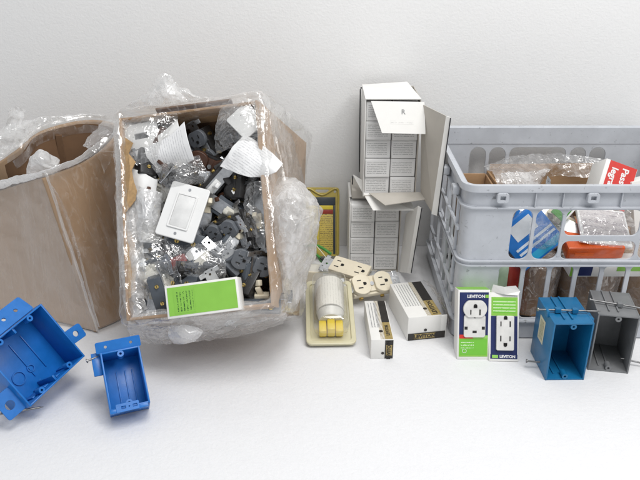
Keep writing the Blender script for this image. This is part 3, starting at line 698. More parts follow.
# ================================================================== yellow tool package leaning on the wall
pk = thing('blister_package', 'yellow blister package with dark header leaning against the wall behind the film', 'package',
           frame(PY(322, 256, 1.175), (1, 0, 0), (0, .058, .13)))
W2, H2 = .032, .128
mat('package_yellow', (.46, .36, .07), .35, var=.1, coat=.4); mat('package_bright', (.70, .55, .04), .35); mat('package_dark', (.035, .045, .055), .35); mat('package_red', (.30, .03, .015), .4)
lp = [rrect(-W2, W2, 0, H2, .006)] + [rrect(-.013, .013, H2-.010, H2-.0035, .002), circ(-.024, H2-.008, .0028), circ(.024, H2-.008, .0028)]
plate('backing_card', lp, .0016, 'package_yellow', pk, None, .0004)
tube('moulded_rim', [(-W2+.003, .002, .002), (-W2+.003, H2*.5, .002), (-W2+.003, H2-.004, .002), (0, H2-.014, .002), (W2-.003, H2-.004, .002), (W2-.003, H2*.5, .002), (W2-.003, .002, .002)], .0018, 'package_yellow', pk)
box('header_panel', (-.024, H2-.033, .0010), (.025, H2-.018, .0022), 'package_dark', pk, .0002)
box('dark_stripe', (.021, .004, .0010), (.025, H2-.0335, .0022), 'package_dark', pk, .0002)
box('yellow_stripe', (-.024, H2-.041, .0010), (.0205, H2-.0335, .0020), 'package_bright', pk, .0002)
box('red_stripe', (-.006, H2-.049, .0010), (.0205, H2-.0415, .0021), 'package_red', pk, .0002)
ptm = print_mat('package_text', (.60, .46, .10), (.10, .08, .04), pitch=.0035, dens=.5, axis_v='Y', wordlen=.005, row_fill=.4)
box('text_panel', (-.004, .010, .0010), (.0205, H2-.0495, .0019), ptm, pk, .0002)
box('product_window', (-.024, .030, .0010), (-.0045, H2-.0415, .0026), 'package_bright', pk, .0008)
bm = bmesh.new(); add_box(bm, (-.025, .028, .002), (-.004, H2-.040, .010), .003); bmobj('blister', bm, 'blister_clear', pk, None, True)
# green and black leads with cable tie, and the cream cap
wl = thing('green_leads', 'short green and black wires bunched beside the yellow package and receptacle', 'wires')
mat('black_wire', (.02, .02, .02), .4)
for k in range(6):
    a = PZ(312+k*2, 252+k*1.5, .026+.002*k); b2 = PZ(322+k, 262+k*.8, .020); c2 = PZ(334, 266+k*.5, .016)
    tube('wire', [a, (a+b2)/2+Vector((0, 0, .004)), b2, c2], .0021, 'green_wire' if k not in (4, 5) else 'black_wire', wl)
tube('tie', [PZ(312, 241, .05), PZ(320, 250, .036), PZ(331, 264, .02)], .0009, 'ivory', wl)
tube('bent_lead', [PZ(305, 246, .03), PZ(318, 246, .034), PZ(331, 254, .026)], .0028, 'green_wire', wl)
cb = thing('cream_connector', 'cream angular plastic cap lying just behind the plug in its clamshell', 'connector', frame(PZ(314, 272, .020), (1, -.15, 0), (.15, 1, .25)))
bm = bmesh.new(); add_box(bm, (-.016, -.011, -.012), (.016, .011, .010), .003); 
for v in bm.verts:
    if v.co.y > 0: v.co.x *= .8
bmobj('body', bm, 'pale_plastic', cb, None, True); box('rim', (-.018, -.0135, -.013), (.018, -.0108, .011), 'ivory', cb, .001)
# receptacles on the table
d1 = make_decora('ivory square-faced receptacle lying aslant between the green wires and the ivory duplex', 'ivory', 'ivory', 'steel'); d1.matrix_world = frame(PZ(350, 271, .042), (-.30, -.62, -.28) , (-.86, .36, .10)) if 0 else frame(PZ(350, 270.5, .040), (.42, .80, .34), (-.92, .36, .06))
d2 = make_duplex('ivory duplex receptacle with steel strap, face up beside the white box', 'ivory', 'ivory', 'steel'); [setattr(o_, 'scale', (1, 1, .45)) for o_ in d2.children if o_.name.startswith('body')]; d2.matrix_world = frame(PZ(371, 284.5, .034), (-.25, .72, .60), (-.92, -.36, .02))
# ================================================================== plug connector in a clamshell
cs = thing('clamshell_package', 'cream plug connector with yellow end sealed in a clear clamshell tray', 'package', frame(PZ(331.5, 345, .005), (1, .03, 0), (-.03, .966, .259)))
W3, H3 = .0365, .135
mat('card_cream', (.60, .56, .38), .45, var=.06, coat=.3)
plate('backing_card', [rrect(-W3, W3, 0, H3, .008)], .002, 'card_cream', cs, None, .0005)
shade(plate('raised_rim', [rrect(-W3, W3, 0, H3, .008), rrect(-W3+.005, W3-.005, .005, H3-.005, .006)], .004, 'card_cream', cs, T(0, 0, .002), .0012))
pmx = print_mat('plug_print', (.70, .68, .61), (.50, .48, .42), pitch=.0042, dens=.5, axis_u='Y', axis_v='X', wordlen=.009, row_fill=.28)
bm = bmesh.new(); add_cyl(bm, (0, .048, .018), (0, .108, .018), .0215, .0235, n=28)
for v in bm.verts: v.co.z = max(v.co.z, .003)
shade(bmobj('plug_body', bm, pmx, cs), 50)
bm = bmesh.new(); add_cyl(bm, (0, .108, .018), (0, .116, .017), .0235, .017, n=28)
for v in bm.verts: v.co.z = max(v.co.z, .003)
shade(bmobj('plug_shoulder', bm, 'pale_plastic', cs), 50)
bm = bmesh.new(); add_cyl(bm, (0, .034, .016), (0, .048, .018), .0175, .0208, n=28)
for v in bm.verts: v.co.z = max(v.co.z, .003)
shade(bmobj('grey_collar', bm, mat('connector_grey', (.60, .59, .54), .35), cs), 50)
for x in (-.0125, 0, .0125): box('yellow_clamp', (x-.0060, .012, .004), (x+.0060, .035, .022-abs(x)*.3), 'yellow', cs, .0025)
bm = bmesh.new(); add_box(bm, (-.027, .008, .003), (.027, .122, .044), .013, None, 4); shade(bmobj('clear_bubble', bm, 'blister_clear', cs), 60)
# ================================================================== two white retail boxes with black and gold band
def logo_box(name, label, o, x, y, L, W, H, tilt=0, torn=False):
    """o = near left lower corner, local: x width, y length, z up"""
    t = thing(name, label, 'box', frame(o, x, y))
    if torn:
        box('carton', (0, 0, 0), (W*.86, L, H), 'board_white', t, .0008)
        box('torn_side', (W*.86+.0002, .010, .001), (W, L-.006, H*.55), 'kraft', t, .001)
        box('torn_flap', (W*.86, .004, 0), (W*.88, L-.01, H*.96), 'kraft_dark', t, .0005)
        box('front_skin', (W*.855, -.0001, .0001), (W, .0022, H*.97), 'board_white', t, .0004)
        x0, x1 = W*.60, W*.855
    else:
        box('carton', (0, 0, 0), (W, L, H), 'board_white', t, .0008); x0, x1 = W*.62, W-.0012
    box('black_band', (x0, L*.42, H+.0001), (x1, L-.001, H+.0004), 'black_print', t, 0)
    box('gold_band', (x0, .001, H+.0001), (x1, L*.418, H+.0004), 'gold_print', t, 0)
    for k in range(4): box('gold_line', (x0-.0012-k*.0016, .001, H+.0001), (x0-.0006-k*.0016, L-.001, H+.0003), 'gold_print', t, 0)
    text('LEVITON', (x1-x0)*.62, 'black_print', t, T((x0+x1)/2, L*.22, H+.0006) @ RZ(90), .0002)
    cyl('round_mark', (x0-.004, L*.20, H+.0001), (x0-.004, L*.20, H+.0005), .0030, 'black_print', t)
    fp = print_mat('logo_fine_print', (.78, .77, .74), (.30, .30, .30), pitch=.0042, dens=.6, axis_u='Y', axis_v='X', wordlen=.007, row_fill=.3)
    box('fine_print', (W*.08, L*.30, H+.0001), (W*.50, L*.94, H+.0003), fp, t, 0)
    return t, x0, x1
t1, x0, x1 = logo_box('retail_box', 'narrow white box with black and gold band lying end-on between clamshell and wider box', PZ(370.5, 359, 0.0), (1, .03, 0), (-.11, 1, 0), .112, .033, .033)
box('end_black', (x0, -.0005, .001), (x1+.0005, -.0001, .032), 'black_print', t1, 0)
box('end_gold', (x0+.0015, -.0008, .006), (x1-.001, -.0006, .024), 'gold_print', t1, 0)
text('LEVITON', .0075, 'black_print', t1, T((x0+x1)/2, -.0011, .015) @ RX(90) @ RZ(90), .0002)
cyl('round_mark', (x0-.003, -.0001, .010), (x0-.003, -.0006, .010), .0022, 'black_print', t1)
t2, x0, x1 = logo_box('retail_box', 'wider white box with black and gold band, torn open along its right side', PZ(407, 341, 0.0), (.985, .17, 0), (-.17, .985, 0), .108, .061, .041, torn=True)
box('end_black', (.001, -.0006, .0008), (.0595, -.0003, .0125), 'black_print', t2, 0)
box('end_gold', (.010, -.0009, .0025), (.044, -.0007, .0110), 'gold_print', t2, 0)
text('LEVITON', .0085, 'black_print', t2, T(.027, -.0012, .0066) @ RX(90), .0003)
cyl('round_mark', (.028, -.0002, .017), (.028, -.0008, .017), .0024, 'black_print', t2)
Mi = t2.matrix_world
o = sheet('film_scrap', [[Mi @ Vector((.052, .10, .044)), Mi @ Vector((.057, .06, .045)), Mi @ Vector((.058, .012, .040))], [Mi @ Vector((.064, .108, .036)), Mi @ Vector((.070, .06, .036)), Mi @ Vector((.066, .01, .030))], [Mi @ Vector((.070, .10, .018)), Mi @ Vector((.073, .06, .016)), Mi @ Vector((.069, .014, .012))]], 50, 30, 'film_clear', t2, amp=.003, crease=.003, seed=44)
# ================================================================== boxed receptacles leaning on the crate
def green_box(label, o, top, x, W, H, D, kind):
    up = (Vector(top)-Vector(o)); t = thing('receptacle_box', label, 'box', frame(o, x, up))      # local: x across, y up the face, z towards the viewer
    box('carton', (0, 0, -D), (W, H, 0), 'board_white', t, .0007)
    z = .0001
    def pan(n, a, b2, c, d, m, dz=0): return box(n, (a*W, b2*H, z+dz), (c*W, d*H, z+.0002+dz), m, t, 0)
    box('green_top', (.001, H+.0001, -D+.001), (W-.001, H+.0004, -.001), 'green_print', t, 0)
    box('green_side', (W+.0001, .002, -D+.002), (W+.0003, H-.002, -.006), 'green_print' if kind == 1 else 'board_white', t, 0)
    if kind == 1:
        pan('navy_panel', .05, .33, .95, .965, 'navy_print'); pan('green_panel', .05, .035, .95, .325, 'green_print'); pan('red_tag', .06, .30, .48, .355, 'red_print', .0003)
        pan('light_tag', .50, .30, .95, .345, mat('tag_green', (.30, .60, .12), .4), .0003)
        text('LEVITON', .0064, 'paper', t, T(W*.56, H*.905, .0005), .0002)
        box('logo_patch', (W*.845, H*.885, z+.0003), (W*.95, H*.93, z+.0005), 'green_print', t, 0)
        fp = print_mat('green_small_print', (.17, .52, .045), (.70, .85, .60), pitch=.004, dens=.5, axis_v='Y', wordlen=.005, area=(.005, .024, .014, .028), row_fill=.35)
        box('fine_print', (W*.08, H*.06, z+.0003), (W*.92, H*.29, z+.0004), fp, t, 0)
        plate('emblem', [circ(W*.22, H*.12, .0032, 20), circ(W*.22, H*.12, .0026, 20)], .0003, 'paper', t, T(0, 0, .0007))
        # duplex shown through the window
        cx, cy = W*.52, H*.62
        g = mat('shown_white', (.70, .69, .66), .35)
        shade(plate('outlet_face', [lobe(0)], .005, g, t, T(cx, cy+.0115, .0028) @ Matrix.Diagonal((.95, .82, 1, 1)), .0008), 50)
        outlet_slots(t, cx, cy+.0105, .0056, 180)
        plate('outlet_strap', [rrect(cx-.015, cx+.015, cy-.030, cy+.002, .003), circ(cx, cy-.001, .0022)], .003, g, t, T(0, 0, .0016), .0006)
        box('contact_slots', (cx-.003, cy-.024, .0030), (cx+.003, cy-.0205, .0034), 'slot', t, 0)
        for s in (-1, 1): box('contact_slots', (cx+s*.0125-.0022, cy-.019, .0030), (cx+s*.0125+.0022, cy-.0145, .0034), 'slot', t, 0)
    else:
        pan('green_panel', .06, .66, .95, .93, 'green_print'); pan('navy_panel', .05, .10, .95, .655, 'navy_print')
        pan('navy_band', .04, .035, .96, .10, 'navy_print')
        fp = print_mat('green_small_print', (.17, .52, .045), (.70, .85, .60)); 
        box('fine_print', (W*.12, H*.70, z+.0003), (W*.88, H*.9, z+.0004), print_mat('green_small_print2', (.17, .52, .045), (.55, .75, .40), pitch=.0045, dens=.6, axis_v='Y', wordlen=.006, area=(0, .05, .0, .2), row_fill=.4), t, 0)
        g = MATS['shown_white']
        shade(plate('outlet_face', [rrect(W*.24, W*.80, H*.17, H*.655, .0015)], .005, g, t, T(0, 0, .0027), .0008))
        cx = W*.52
        for yy in (.57, .30): outlet_slots(t, cx, H*yy+(.001 if yy > .4 else 0), .0054, 0 if yy < .4 else 180)
        text('LEVITON', .0056, 'paper', t, T(W*.62, H*.068, .0005), .0002)
        box('logo_patch', (W*.10, H*.045, z+.0003), (W*.30, H*.09, z+.0005), mat('tag_green', (.30, .60, .12), .4), t, 0)
        bm = bmesh.new(); vs = [bm.verts.new(p) for p in ((.002, H+.0005, -.001), (.004, H+.011, .005), (W*.45, H+.008, .008), (W-.006, H+.010, .004), (W+.002, H+.002, -.002), (W-.002, H-.004, .003), (W*.5, H-.003, .004))]; bm.faces.new(vs)
        o2 = bmobj('torn_flap', bm, 'board_white', t); o2.modifiers.new('thickness', 'SOLIDIFY').thickness = .0006
    if kind == 1:
        bm = bmesh.new(); add_box(bm, (W*.35, -.0035, -.006), (W*.98, .002, -.001), .0004); bmobj('bottom_tuck', bm, 'board_white', t)
    return t
green_box('green and navy box showing a round-faced outlet, left of the two leaning boxes', PZ(457, 359, .001), PY(463.5, 293, .885), (1, .0, 0), .0465, .102, .026, 1)
green_box('green and navy box with torn white top showing a square-faced outlet, leaning on the crate', PZ(489, 361, .001), PY(496, 295, .89), (1, -.04, 0), .0425, .100, .026, 2)
# ================================================================== plastic electrical boxes
def bevel_obj(o, w=.0008):
    b = o.modifiers.new('bevel', 'BEVEL'); b.width = w; b.segments = 2; b.limit_method = 'ANGLE'; b.angle_limit = R(40); return shade(o, 40)
def ebox(t, W, H, D, m, th=.0024, gangs=1):
    """open front at z=0, x across, y up, body runs to z=-D; every wall a child"""
    box('side_wall', (0, 0, -D), (th, H, 0), m, t, .0006); box('side_wall', (W-th, 0, -D), (W, H, 0), m, t, .0006)
    box('end_wall', (th-.0004, H-th, -D+.0003), (W-th+.0004, H-.0002, -.0003), m, t, .0005)
    box('end_wall', (th-.0004, .0002, -D+.0003), (W-th+.0004, th, -.0003), m, t, .0005)
    box('back_wall', (th-.0002, th-.0002, -D), (W-th+.0002, H-th+.0002, -D+th), m, t, .0005)
    for g in range(gangs):
        cx = W*(g+.5)/gangs
        for s, y in ((1, H-th), (-1, th)):
            # screw boss running down the inside of the end wall
            b = plate('screw_boss', [circ(cx, y-s*.0035, .0042, 18), circ(cx, y-s*.0035, .0017, 12)], .012, m, t, T(0, 0, -.0065)); shade(b, 40)
    return t
# --- right blue single gang box
Wb, Hb, Db = .0545, .0925, .072
e = thing('outlet_box', 'teal-blue single outlet box with nails standing on end beside the grey one', 'outlet box', frame(PZ(545, 380.5, .0), (1, .015, 0), (0, 0, 1)))
ebox(e, Wb, Hb, Db, 'blue_pvc_deep')
for x in (.016, .027): box('raised_rib', (x, Hb-.0001, -Db+.002), (x+.0022, Hb+.0022, -.010), 'blue_pvc_deep', e, .0006)
for x in (.014, .026): box('raised_rib', (x, .0024, -Db+.003), (x+.002, .0042, -.012), 'blue_pvc_deep', e, .0006)
box('paper_label', (-.0004, Hb*.42, -.052), (-.0001, Hb*.82, -.030), mat('label_cream', (.62, .58, .44), .6), e, 0)
lbm = print_mat('label_print', (.30, .30, .17), (.62, .58, .44), pitch=.003, dens=.55, axis_u='Y', axis_v='Z', wordlen=.004, row_fill=.6)
box('label_code', (-.0008, Hb*.47, -.048), (-.0005, Hb*.77, -.034), lbm, e, 0)
def nail(t, a, b2, r=.0013, m='nail_steel', slv=None):
    a, b2 = Vector(a), Vector(b2); n = cyl('nail', a, b2, r, m, t, n=10); d = (b2-a).normalized()
    n2 = cyl('nail_head', a-d*.0014, a, r*2.2, m, n, n=14)
    bm = bmesh.new(); add_cyl(bm, b2, b2+d*.005, r, r*.15, n=10); bmobj('nail_tip', bm, m, n)
    for f in (slv or ()):
        c = a.lerp(b2, f); bm = bmesh.new(); add_box(bm, c-Vector((.004, .0035, .0035)), c+Vector((.004, .0035, .0035)), .001); bmobj('nail_sleeve', bm, t.children[0].data.materials[0], n)
nail(e, (-.013, Hb+.0045, -.030), (.066, Hb+.0045, -.024), slv=(.33, .62))
nail(e, (-.018, .012, -.030), (.002, .011, -.028))
box('nail_bracket', (Wb-.001, Hb-.012, -.036), (Wb+.007, Hb-.004, -.018), 'blue_pvc_deep', e, .001)
box('nail_bracket', (-.0035, Hb-.004, -.036), (.0005, Hb+.006, -.022), 'blue_pvc_deep', e, .001)
for y in (.05,): cyl('knockout', (.022, y, -Db+.0024), (.022, y, -Db+.0034), .0055, 'blue_pvc_deep', e)
# --- grey single gang box
e2 = thing('outlet_box', 'dark grey single outlet box standing on end at the right edge', 'outlet box', frame(PZ(587.5, 370, .0), (.985, -.17, 0), (.0, 0, 1)))
ebox(e2, .055, .0925, .070, 'grey_pvc')
for x in (.015, .027): box('raised_rib', (x, .0925-.0001, -.068), (x+.0022, .0947, -.010), 'grey_pvc', e2, .0006); box('raised_rib', (x, .0024, -.067), (x+.0022, .0044, -.010), 'grey_pvc', e2, .0006)
nail(e2, (-.006, .0975, -.030), (.070, .0965, -.018), slv=(.5,))
nail(e2, (.083, .006, -.020), (.052, .010, -.022))
# --- left blue two gang box
a0, a1 = PZ(30, 404, .034), PZ(85, 353, .050)
xa = (a1-a0).normalized(); hh = Vector((-xa.y, xa.x, 0)).normalized(); up0 = (hh*math.cos(R(56))+Vector((0, 0, 1))*math.sin(R(56))); 
Wd = .100; Hd = .092; Dd = .052
Mt = frame(a0, xa, up0)
low = min((Mt @ Vector((x, y, z))).z for x in (0, Wd) for y in (0, Hd) for z in (0, -Dd)); Mt.translation.z -= low-.0005
e3 = thing('outlet_box', 'large bright blue double outlet box lying tilted at the lower left', 'outlet box', Mt)
ebox(e3, Wd, Hd, Dd, 'blue_pvc', gangs=2)
plate('flange', [rrect(-.003, Wd-.012, 0, .026, .003)] + [circ(x, .013, .0030) for x in (.008, .028, .050, .070)], .0022, 'blue_pvc', e3, T(0, Hd+.0012, -.001) @ RX(-28), .0003)
for cx in (.034, .055): shade(plate('knockout', [circ(cx, .030, .0095 if cx < .05 else .0055, 24), circ(cx, .030, .0082 if cx < .05 else .0040, 24)], .0022, 'blue_pvc', e3, T(0, 0, -Dd+.0034)), 40)
for k in range(4):
    for y0_, s in ((.0026, 1), (Hd-.0026, -1)):
        x = .016+k*.021; lo = (x, min(y0_, y0_+s*.0018), -Dd+.0024); hi = (x+.007, max(y0_, y0_+s*.0018), -.016); box('clamp_rib', lo, hi, 'blue_pvc', e3, .0004)
for x in (.040, .060): box('floor_rib', (x+.012, .018, -Dd+.0022), (x+.014, Hd-.02, -Dd+.0045), 'blue_pvc', e3, .0004)
box('mid_post', (.0485, Hd-.010, -Dd+.003), (.0515, Hd-.0024, -.004), 'blue_pvc', e3, .0004); box('mid_post', (.0485, .0024, -Dd+.003), (.0515, .010, -.004), 'blue_pvc', e3, .0004)
plate('mounting_ear', [rrect(-.024, .001, .002, .036, .003), circ(-.012, .017, .0065, 20)], .0028, 'blue_pvc', e3, T(0, 0, -.012) @ RY(-10), .0004)
plate('mounting_ear', [rrect(0, .024, .0, .020, .003), circ(.012, .010, .0045, 20)], .0028, 'blue_pvc', e3, T(Wd, .022, -.006) @ RZ(-6), .0004)
nail(e3, (-.034, .022, -.022), (.012, -.010, -.010))
# --- left blue single gang box
b0, b1 = PZ(110, 413, .028), PZ(149, 404, .028)
xa = (b1-b0).normalized(); hh = Vector((-xa.y, xa.x, 0)); up0 = hh*math.cos(R(42))+Vector((0, 0, 1))*math.sin(R(42)); Ws, Hs, Ds = (b1-b0).length+.002, .076, .040
Mt = frame(b0, xa, up0); low = min((Mt @ Vector((x, y, z))).z for x in (0, Ws) for y in (0, Hs) for z in (0, -Ds)); Mt.translation.z -= low-.0005
e4 = thing('outlet_box', 'small bright blue single outlet box lying on its back in front of the carton', 'outlet box', Mt)
ebox(e4, Ws, Hs, Ds, 'blue_pvc')
plate('end_tab', [rrect(.008, Ws-.014, -.004, .006, .001), rrect(.014, .020, -.001, .003, .0008), rrect(.028, .034, -.001, .003, .0008), circ(.024, .001, .0012, 8)], .0022, 'blue_pvc', e4, T(0, 0, .0006), .0003)
for x in (.004, Ws-.011): box('corner_foot', (x-.004, -.004, -.006), (x+.008, .001, .001), 'blue_pvc', e4, .0006)
plate('flange', [rrect(-.004, Ws+.002, 0, .014, .002), circ(.008, .007, .0022), circ(Ws-.010, .007, .0022)], .0024, 'blue_pvc', e4, T(0, Hs, -.003) @ RX(20), .0003)
box('mounting_bracket', (-.011, Hs-.026, -.014), (0, Hs+.004, -.010), 'blue_pvc', e4, .0008)
for x in (.016, .027, .036): box('floor_rib', (x, .010, -Ds+.0023), (x+.0016, Hs-.02, -Ds+.0042), 'blue_pvc', e4, .0004)
nail(e4, (-.016, Hs-.004, -.010), (.030, Hs+.006, -.014), slv=(.6,))
# ================================================================== plastic crate
FY, BY = .910, 1.205
fl_, fr_, bl_, br_ = .203, .593, .205, .591
CRZ = .248
cr_ = thing('plastic_crate', 'pale grey plastic crate with open ribbed sides, full of packages, on the right', 'crate', T(fl_, FY, 0))
cp = 'crate_plastic'
Rc = .017
def inset_path(off, z, n=8, c=None):
    C4 = [Vector((fl_, FY, z)), Vector((fr_, FY, z)), Vector((br_, BY, z)), Vector((bl_, BY, z))]
    out = []
    for i in range(4):
        p, a, b2 = C4[i], C4[i-1], C4[(i+1) % 4]
        da, db = (a-p).normalized(), (b2-p).normalized(); bis = (da+db).normalized(); half = da.angle(db)/2
        cen = p+bis*(Rc/math.sin(half)); r = Rc-off
        na = Vector((da.y, -da.x, 0)); na = na if na.dot(p-cen) > 0 else -na
        nb = Vector((db.y, -db.x, 0)); nb = nb if nb.dot(p-cen) > 0 else -nb
        for k in range(n+1):
            d = na.slerp(nb, k/n); out.append(cen+d*r)
    return out
def loop_band(name, prof, par=cr_):
    """prof: list of (inset, z); swept round the crate's rounded outline"""
    bm = bmesh.new(); rings = [[bm.verts.new(p) for p in inset_path(o, z)] for o, z in prof]
    n = len(rings[0])
    for a, b2 in zip(rings, rings[1:]+rings[:1]):
        for q in range(n): bm.faces.new((a[q], a[(q+1) % n], b2[(q+1) % n], b2[q]))
    me = bpy.data.meshes.new(name); bmesh.ops.recalc_face_normals(bm, faces=bm.faces); bm.to_mesh(me); bm.free(); me.transform(par.matrix_world.inverted())
    return shade(link(name, me, cp, par), 35)
loop_band('rim', [(-.005, CRZ), (-.0045, CRZ+.002), (.002, CRZ+.002), (.0045, CRZ), (.0045, CRZ-.029), (.0018, CRZ-.031), (.0018, CRZ-.003), (-.0025, CRZ-.003), (-.0025, CRZ-.008), (-.005, CRZ-.008)])
loop_band('lower_rim_lip', [(-.004, .2150), (-.004, .2170), (.0016, .2170), (.0016, .2150)])
loop_band('middle_band', [(-.004, .1245), (-.004, .1262), (-.001, .1266), (-.001, .1312), (-.004, .1316), (-.004, .1333), (.0045, .1333), (.0045, .1245)])
loop_band('foot_band', [(-.002, .002), (-.002, .033), (.0045, .033), (.0045, .002)])
loop_band('foot_lip', [(-.0055, .030), (-.0055, .0325), (-.0018, .0325), (-.0018, .030)])
def panel(name, p, q, holes, z0=.03, z1=.216, th=.0032, off=0.0):
    """flat side from p to q (xy), holes in local (distance along, z)"""
    p, q = Vector((*p, 0)), Vector((*q, 0)); d = (q-p); L = d.length; d.normalize()
    M = Matrix((d, Vector((0, 0, 1)), d.cross(Vector((0, 0, 1))))).transposed().to_4x4(); M.translation = p-M.col[2].to_3d()*0
    o = plate(name, [rrect(Rc, L-Rc, z0, z1, .0001, 1)] + holes, th, cp, cr_, None, .0006)
    o.matrix_local = cr_.matrix_world.inverted() @ M @ T(0, 0, -off); return shade(o, 35)
def front_holes(x0):
    h = []; f = lambda x: x-x0
    for a, b2 in ((.272, .3015), (.3055, .344), (.459, .4975), (.5015, .531)): h.append(rrect(f(a), f(b2), .1338, .2135, .0125, 8))
    h.append(rrect(f(.348), f(.455), .1715, .2125, .010, 8)); h.append(rrect(f(.348), f(.455), .1338, .1640, .010, 8))
    x = .262
    while x < .53: h.append(rrect(f(x), f(x+.0328), .0345, .1240, .008, 8)); x += .0385
    return h
panel('front_panel', (fl_, FY), (fr_, FY), front_holes(fl_), off=.0017)
def back_holes():
    x0 = bl_; f = lambda x: x-x0; h = []
    for a, b2 in ((.268, .298), (.303, .333), (.447, .477), (.482, .512)): h.append(rrect(f(a), f(b2), .10, .2125, .0145, 8))
    h.append(rrect(f(.339), f(.441), .10, .2125, .013, 8)); return h
panel('back_panel', (br_, BY), (bl_, BY), [[(L_-x, z) for x, z in hp] for L_ in [br_-bl_] for hp in back_holes()], z1=.246, off=.0017)
def side_holes(L):
    h = []; n = 4; s = .024; w = (L-2*s)/n
    for k in range(n):
        h.append(rrect(s+k*w+.004, s+(k+1)*w-.004, .1338, .2135, .008, 6)); h.append(rrect(s+k*w+.004, s+(k+1)*w-.004, .0345, .1240, .008, 6))
    return h
Ls = (Vector((fl_, FY))-Vector((bl_, BY))).length
panel('left_panel', (bl_, BY), (fl_, FY), side_holes(Ls), off=.0017)
Lr = (Vector((fr_, FY))-Vector((br_, BY))).length
panel('right_panel', (fr_, FY), (br_, BY), side_holes(Lr), off=.0017)
# solid rounded corners
for i in range(4):
    bm = bmesh.new(); rings = []
    for o_ in (0.0, .0034):
        for z in (.036, .218 if i < 2 else .246): rings.append([bm.verts.new(p) for p in inset_path(o_, z, 8)[i*9:(i+1)*9]])
    a, b2, c2, d_ = rings
    for q in range(8):
        bm.faces.new((a[q], a[q+1], b2[q+1], b2[q])); bm.faces.new((c2[q], c2[q+1], d_[q+1], d_[q])); bm.faces.new((a[q], a[q+1], c2[q+1], c2[q])); bm.faces.new((b2[q], b2[q+1], d_[q+1], d_[q]))
    for q in (0, 8): bm.faces.new((a[q], b2[q], d_[q], c2[q]))
    me = bpy.data.meshes.new('corner'); bmesh.ops.recalc_face_normals(bm, faces=bm.faces); bm.to_mesh(me); bm.free(); me.transform(cr_.matrix_world.inverted()); shade(link('corner', me, cp, cr_), 35)
# ribs standing out from the rim channel and the left side; square bosses
def cb_(name, lo, hi, bev=.0006): 
    o = box(name, lo, hi, cp, cr_, bev); o.data.transform(cr_.matrix_world.inverted()); return o
for x in (.300, .3385, .420, .455, .52): cb_('rim_rib', (x, FY-.0032, .2175), (x+.0016, FY+.001, .2438))
for x in (.2535, .379, .545):
    m_ = plate('square_boss', [rrect(-.0075, .0075, -.0065, .0065, .003), rrect(-.0045, .0045, -.0038, .0038, .0014)], .008, cp, cr_, cr_.matrix_world.inverted() @ T(x, FY-.0045, .2325) @ RX(90), .0008); shade(m_, 40)
    cb_('boss_floor', (x-.005, FY-.003, .228), (x+.005, FY-.0005, .237))
dl = (Vector((bl_, BY, 0))-Vector((fl_, FY, 0))); nl = Vector((-dl.y, dl.x, 0)).normalized()
for k, f in enumerate((.12, .36, .62, .88)):
    p = Vector((fl_, FY, 0))+dl*f
    for z0_, z1_ in ((.044, .1222), (.134, .2148)):
        bm = bmesh.new(); add_box(bm, (-.0012, -.001, z0_), (.0012, .004, z1_), .0006, Matrix.Translation(p) @ Matrix.Rotation(math.atan2(dl.y, dl.x), 4, 'Z')); o = bmobj('side_rib', bm, cp, cr_); o.data.transform(cr_.matrix_world.inverted()); shade(o)
for f, z in ((.16, .226), (.45, .226), (.75, .226)):
    p = Vector((fl_, FY, z))+dl*f; Mq = Matrix.Translation(p+nl*.006) @ Matrix.Rotation(math.atan2(dl.y, dl.x), 4, 'Z') @ RX(90)
    m_ = plate('square_boss', [rrect(-.0075, .0075, -.0065, .0065, .003), rrect(-.0045, .0045, -.0038, .0038, .0014)], .009, cp, cr_, cr_.matrix_world.inverted() @ Mq, .0008); shade(m_, 40)
for z in (.060, .083):
    pass
for z in (.070, .172):
    bm = bmesh.new(); add_box(bm, (.02, -.0005, z), (dl.length-.03, .0045, z+.005), .0008, Matrix.Translation(Vector((fl_, FY, 0))) @ Matrix.Rotation(math.atan2(dl.y, dl.x), 4, 'Z')); o = bmobj('side_ledge', bm, cp, cr_); o.data.transform(cr_.matrix_world.inverted()); shade(o)
# floor grid of the crate
holes = []
for i in range(9):
    for j in range(7): holes.append(rrect(.03+i*.036, .058+i*.036, .024+j*.036, .052+j*.036, .003, 2))
plate('crate_floor', [[(.004, .004), (fr_-fl_-.004, .004), (br_-fl_-.005, BY-FY-.004), (bl_-fl_+.005, BY-FY-.004)]]+holes, .004, cp, cr_, T(0, 0, .012))
# ================================================================== things in the crate
FZ = .0145
def bx(name, label, cat, M, lo, hi, m, bev=.001):
    t = thing(name, label, cat, M); box('carton', lo, hi, m, t, bev); return t
# grey bin liner / pale sleeve standing just behind the solid left panel is left to the crate panel itself
# blue and white hardware packs behind window A / B
mat('pack_white', (.74, .76, .78), .35, coat=.3)
t = bx('blue_package', 'blue and white flat package seen tilted through the crate front, left of centre', 'package', frame((.316, .948, .172), (.70, .15, .58), (-.58, .25, .74)), (-.052, -.045, -.006), (.022, .026, .006), 'blue_print')
box('white_panel', (-.034, -.004, .0061), (.004, .020, .0064), 'pack_white', t, 0); box('cyan_band', (-.050, -.042, .0061), (.020, -.030, .0064), 'cyan_print', t, 0)
text('QUALITY', .010, 'paper', t, T(-.004, .002, .0066), .0003) if 0 else box('white_print', (-.044, -.024, .0061), (.020, -.012, .0063), print_mat('blue_lettering', (.01, .17, .55), (.70, .75, .8), pitch=.008, dens=.6, axis_v='Y', wordlen=.012, row_fill=.5), t, 0)
t = bx('blue_package', 'second blue package with white corner standing behind the first in the crate', 'package', frame((.322, .990, .128), (.9, .1, -.45), (.40, .3, .86)), (-.035, -.03, -.005), (.004, .038, .005), 'blue_print')
box('white_panel', (-.034, .016, .0051), (.002, .037, .0054), 'pack_white', t, 0)
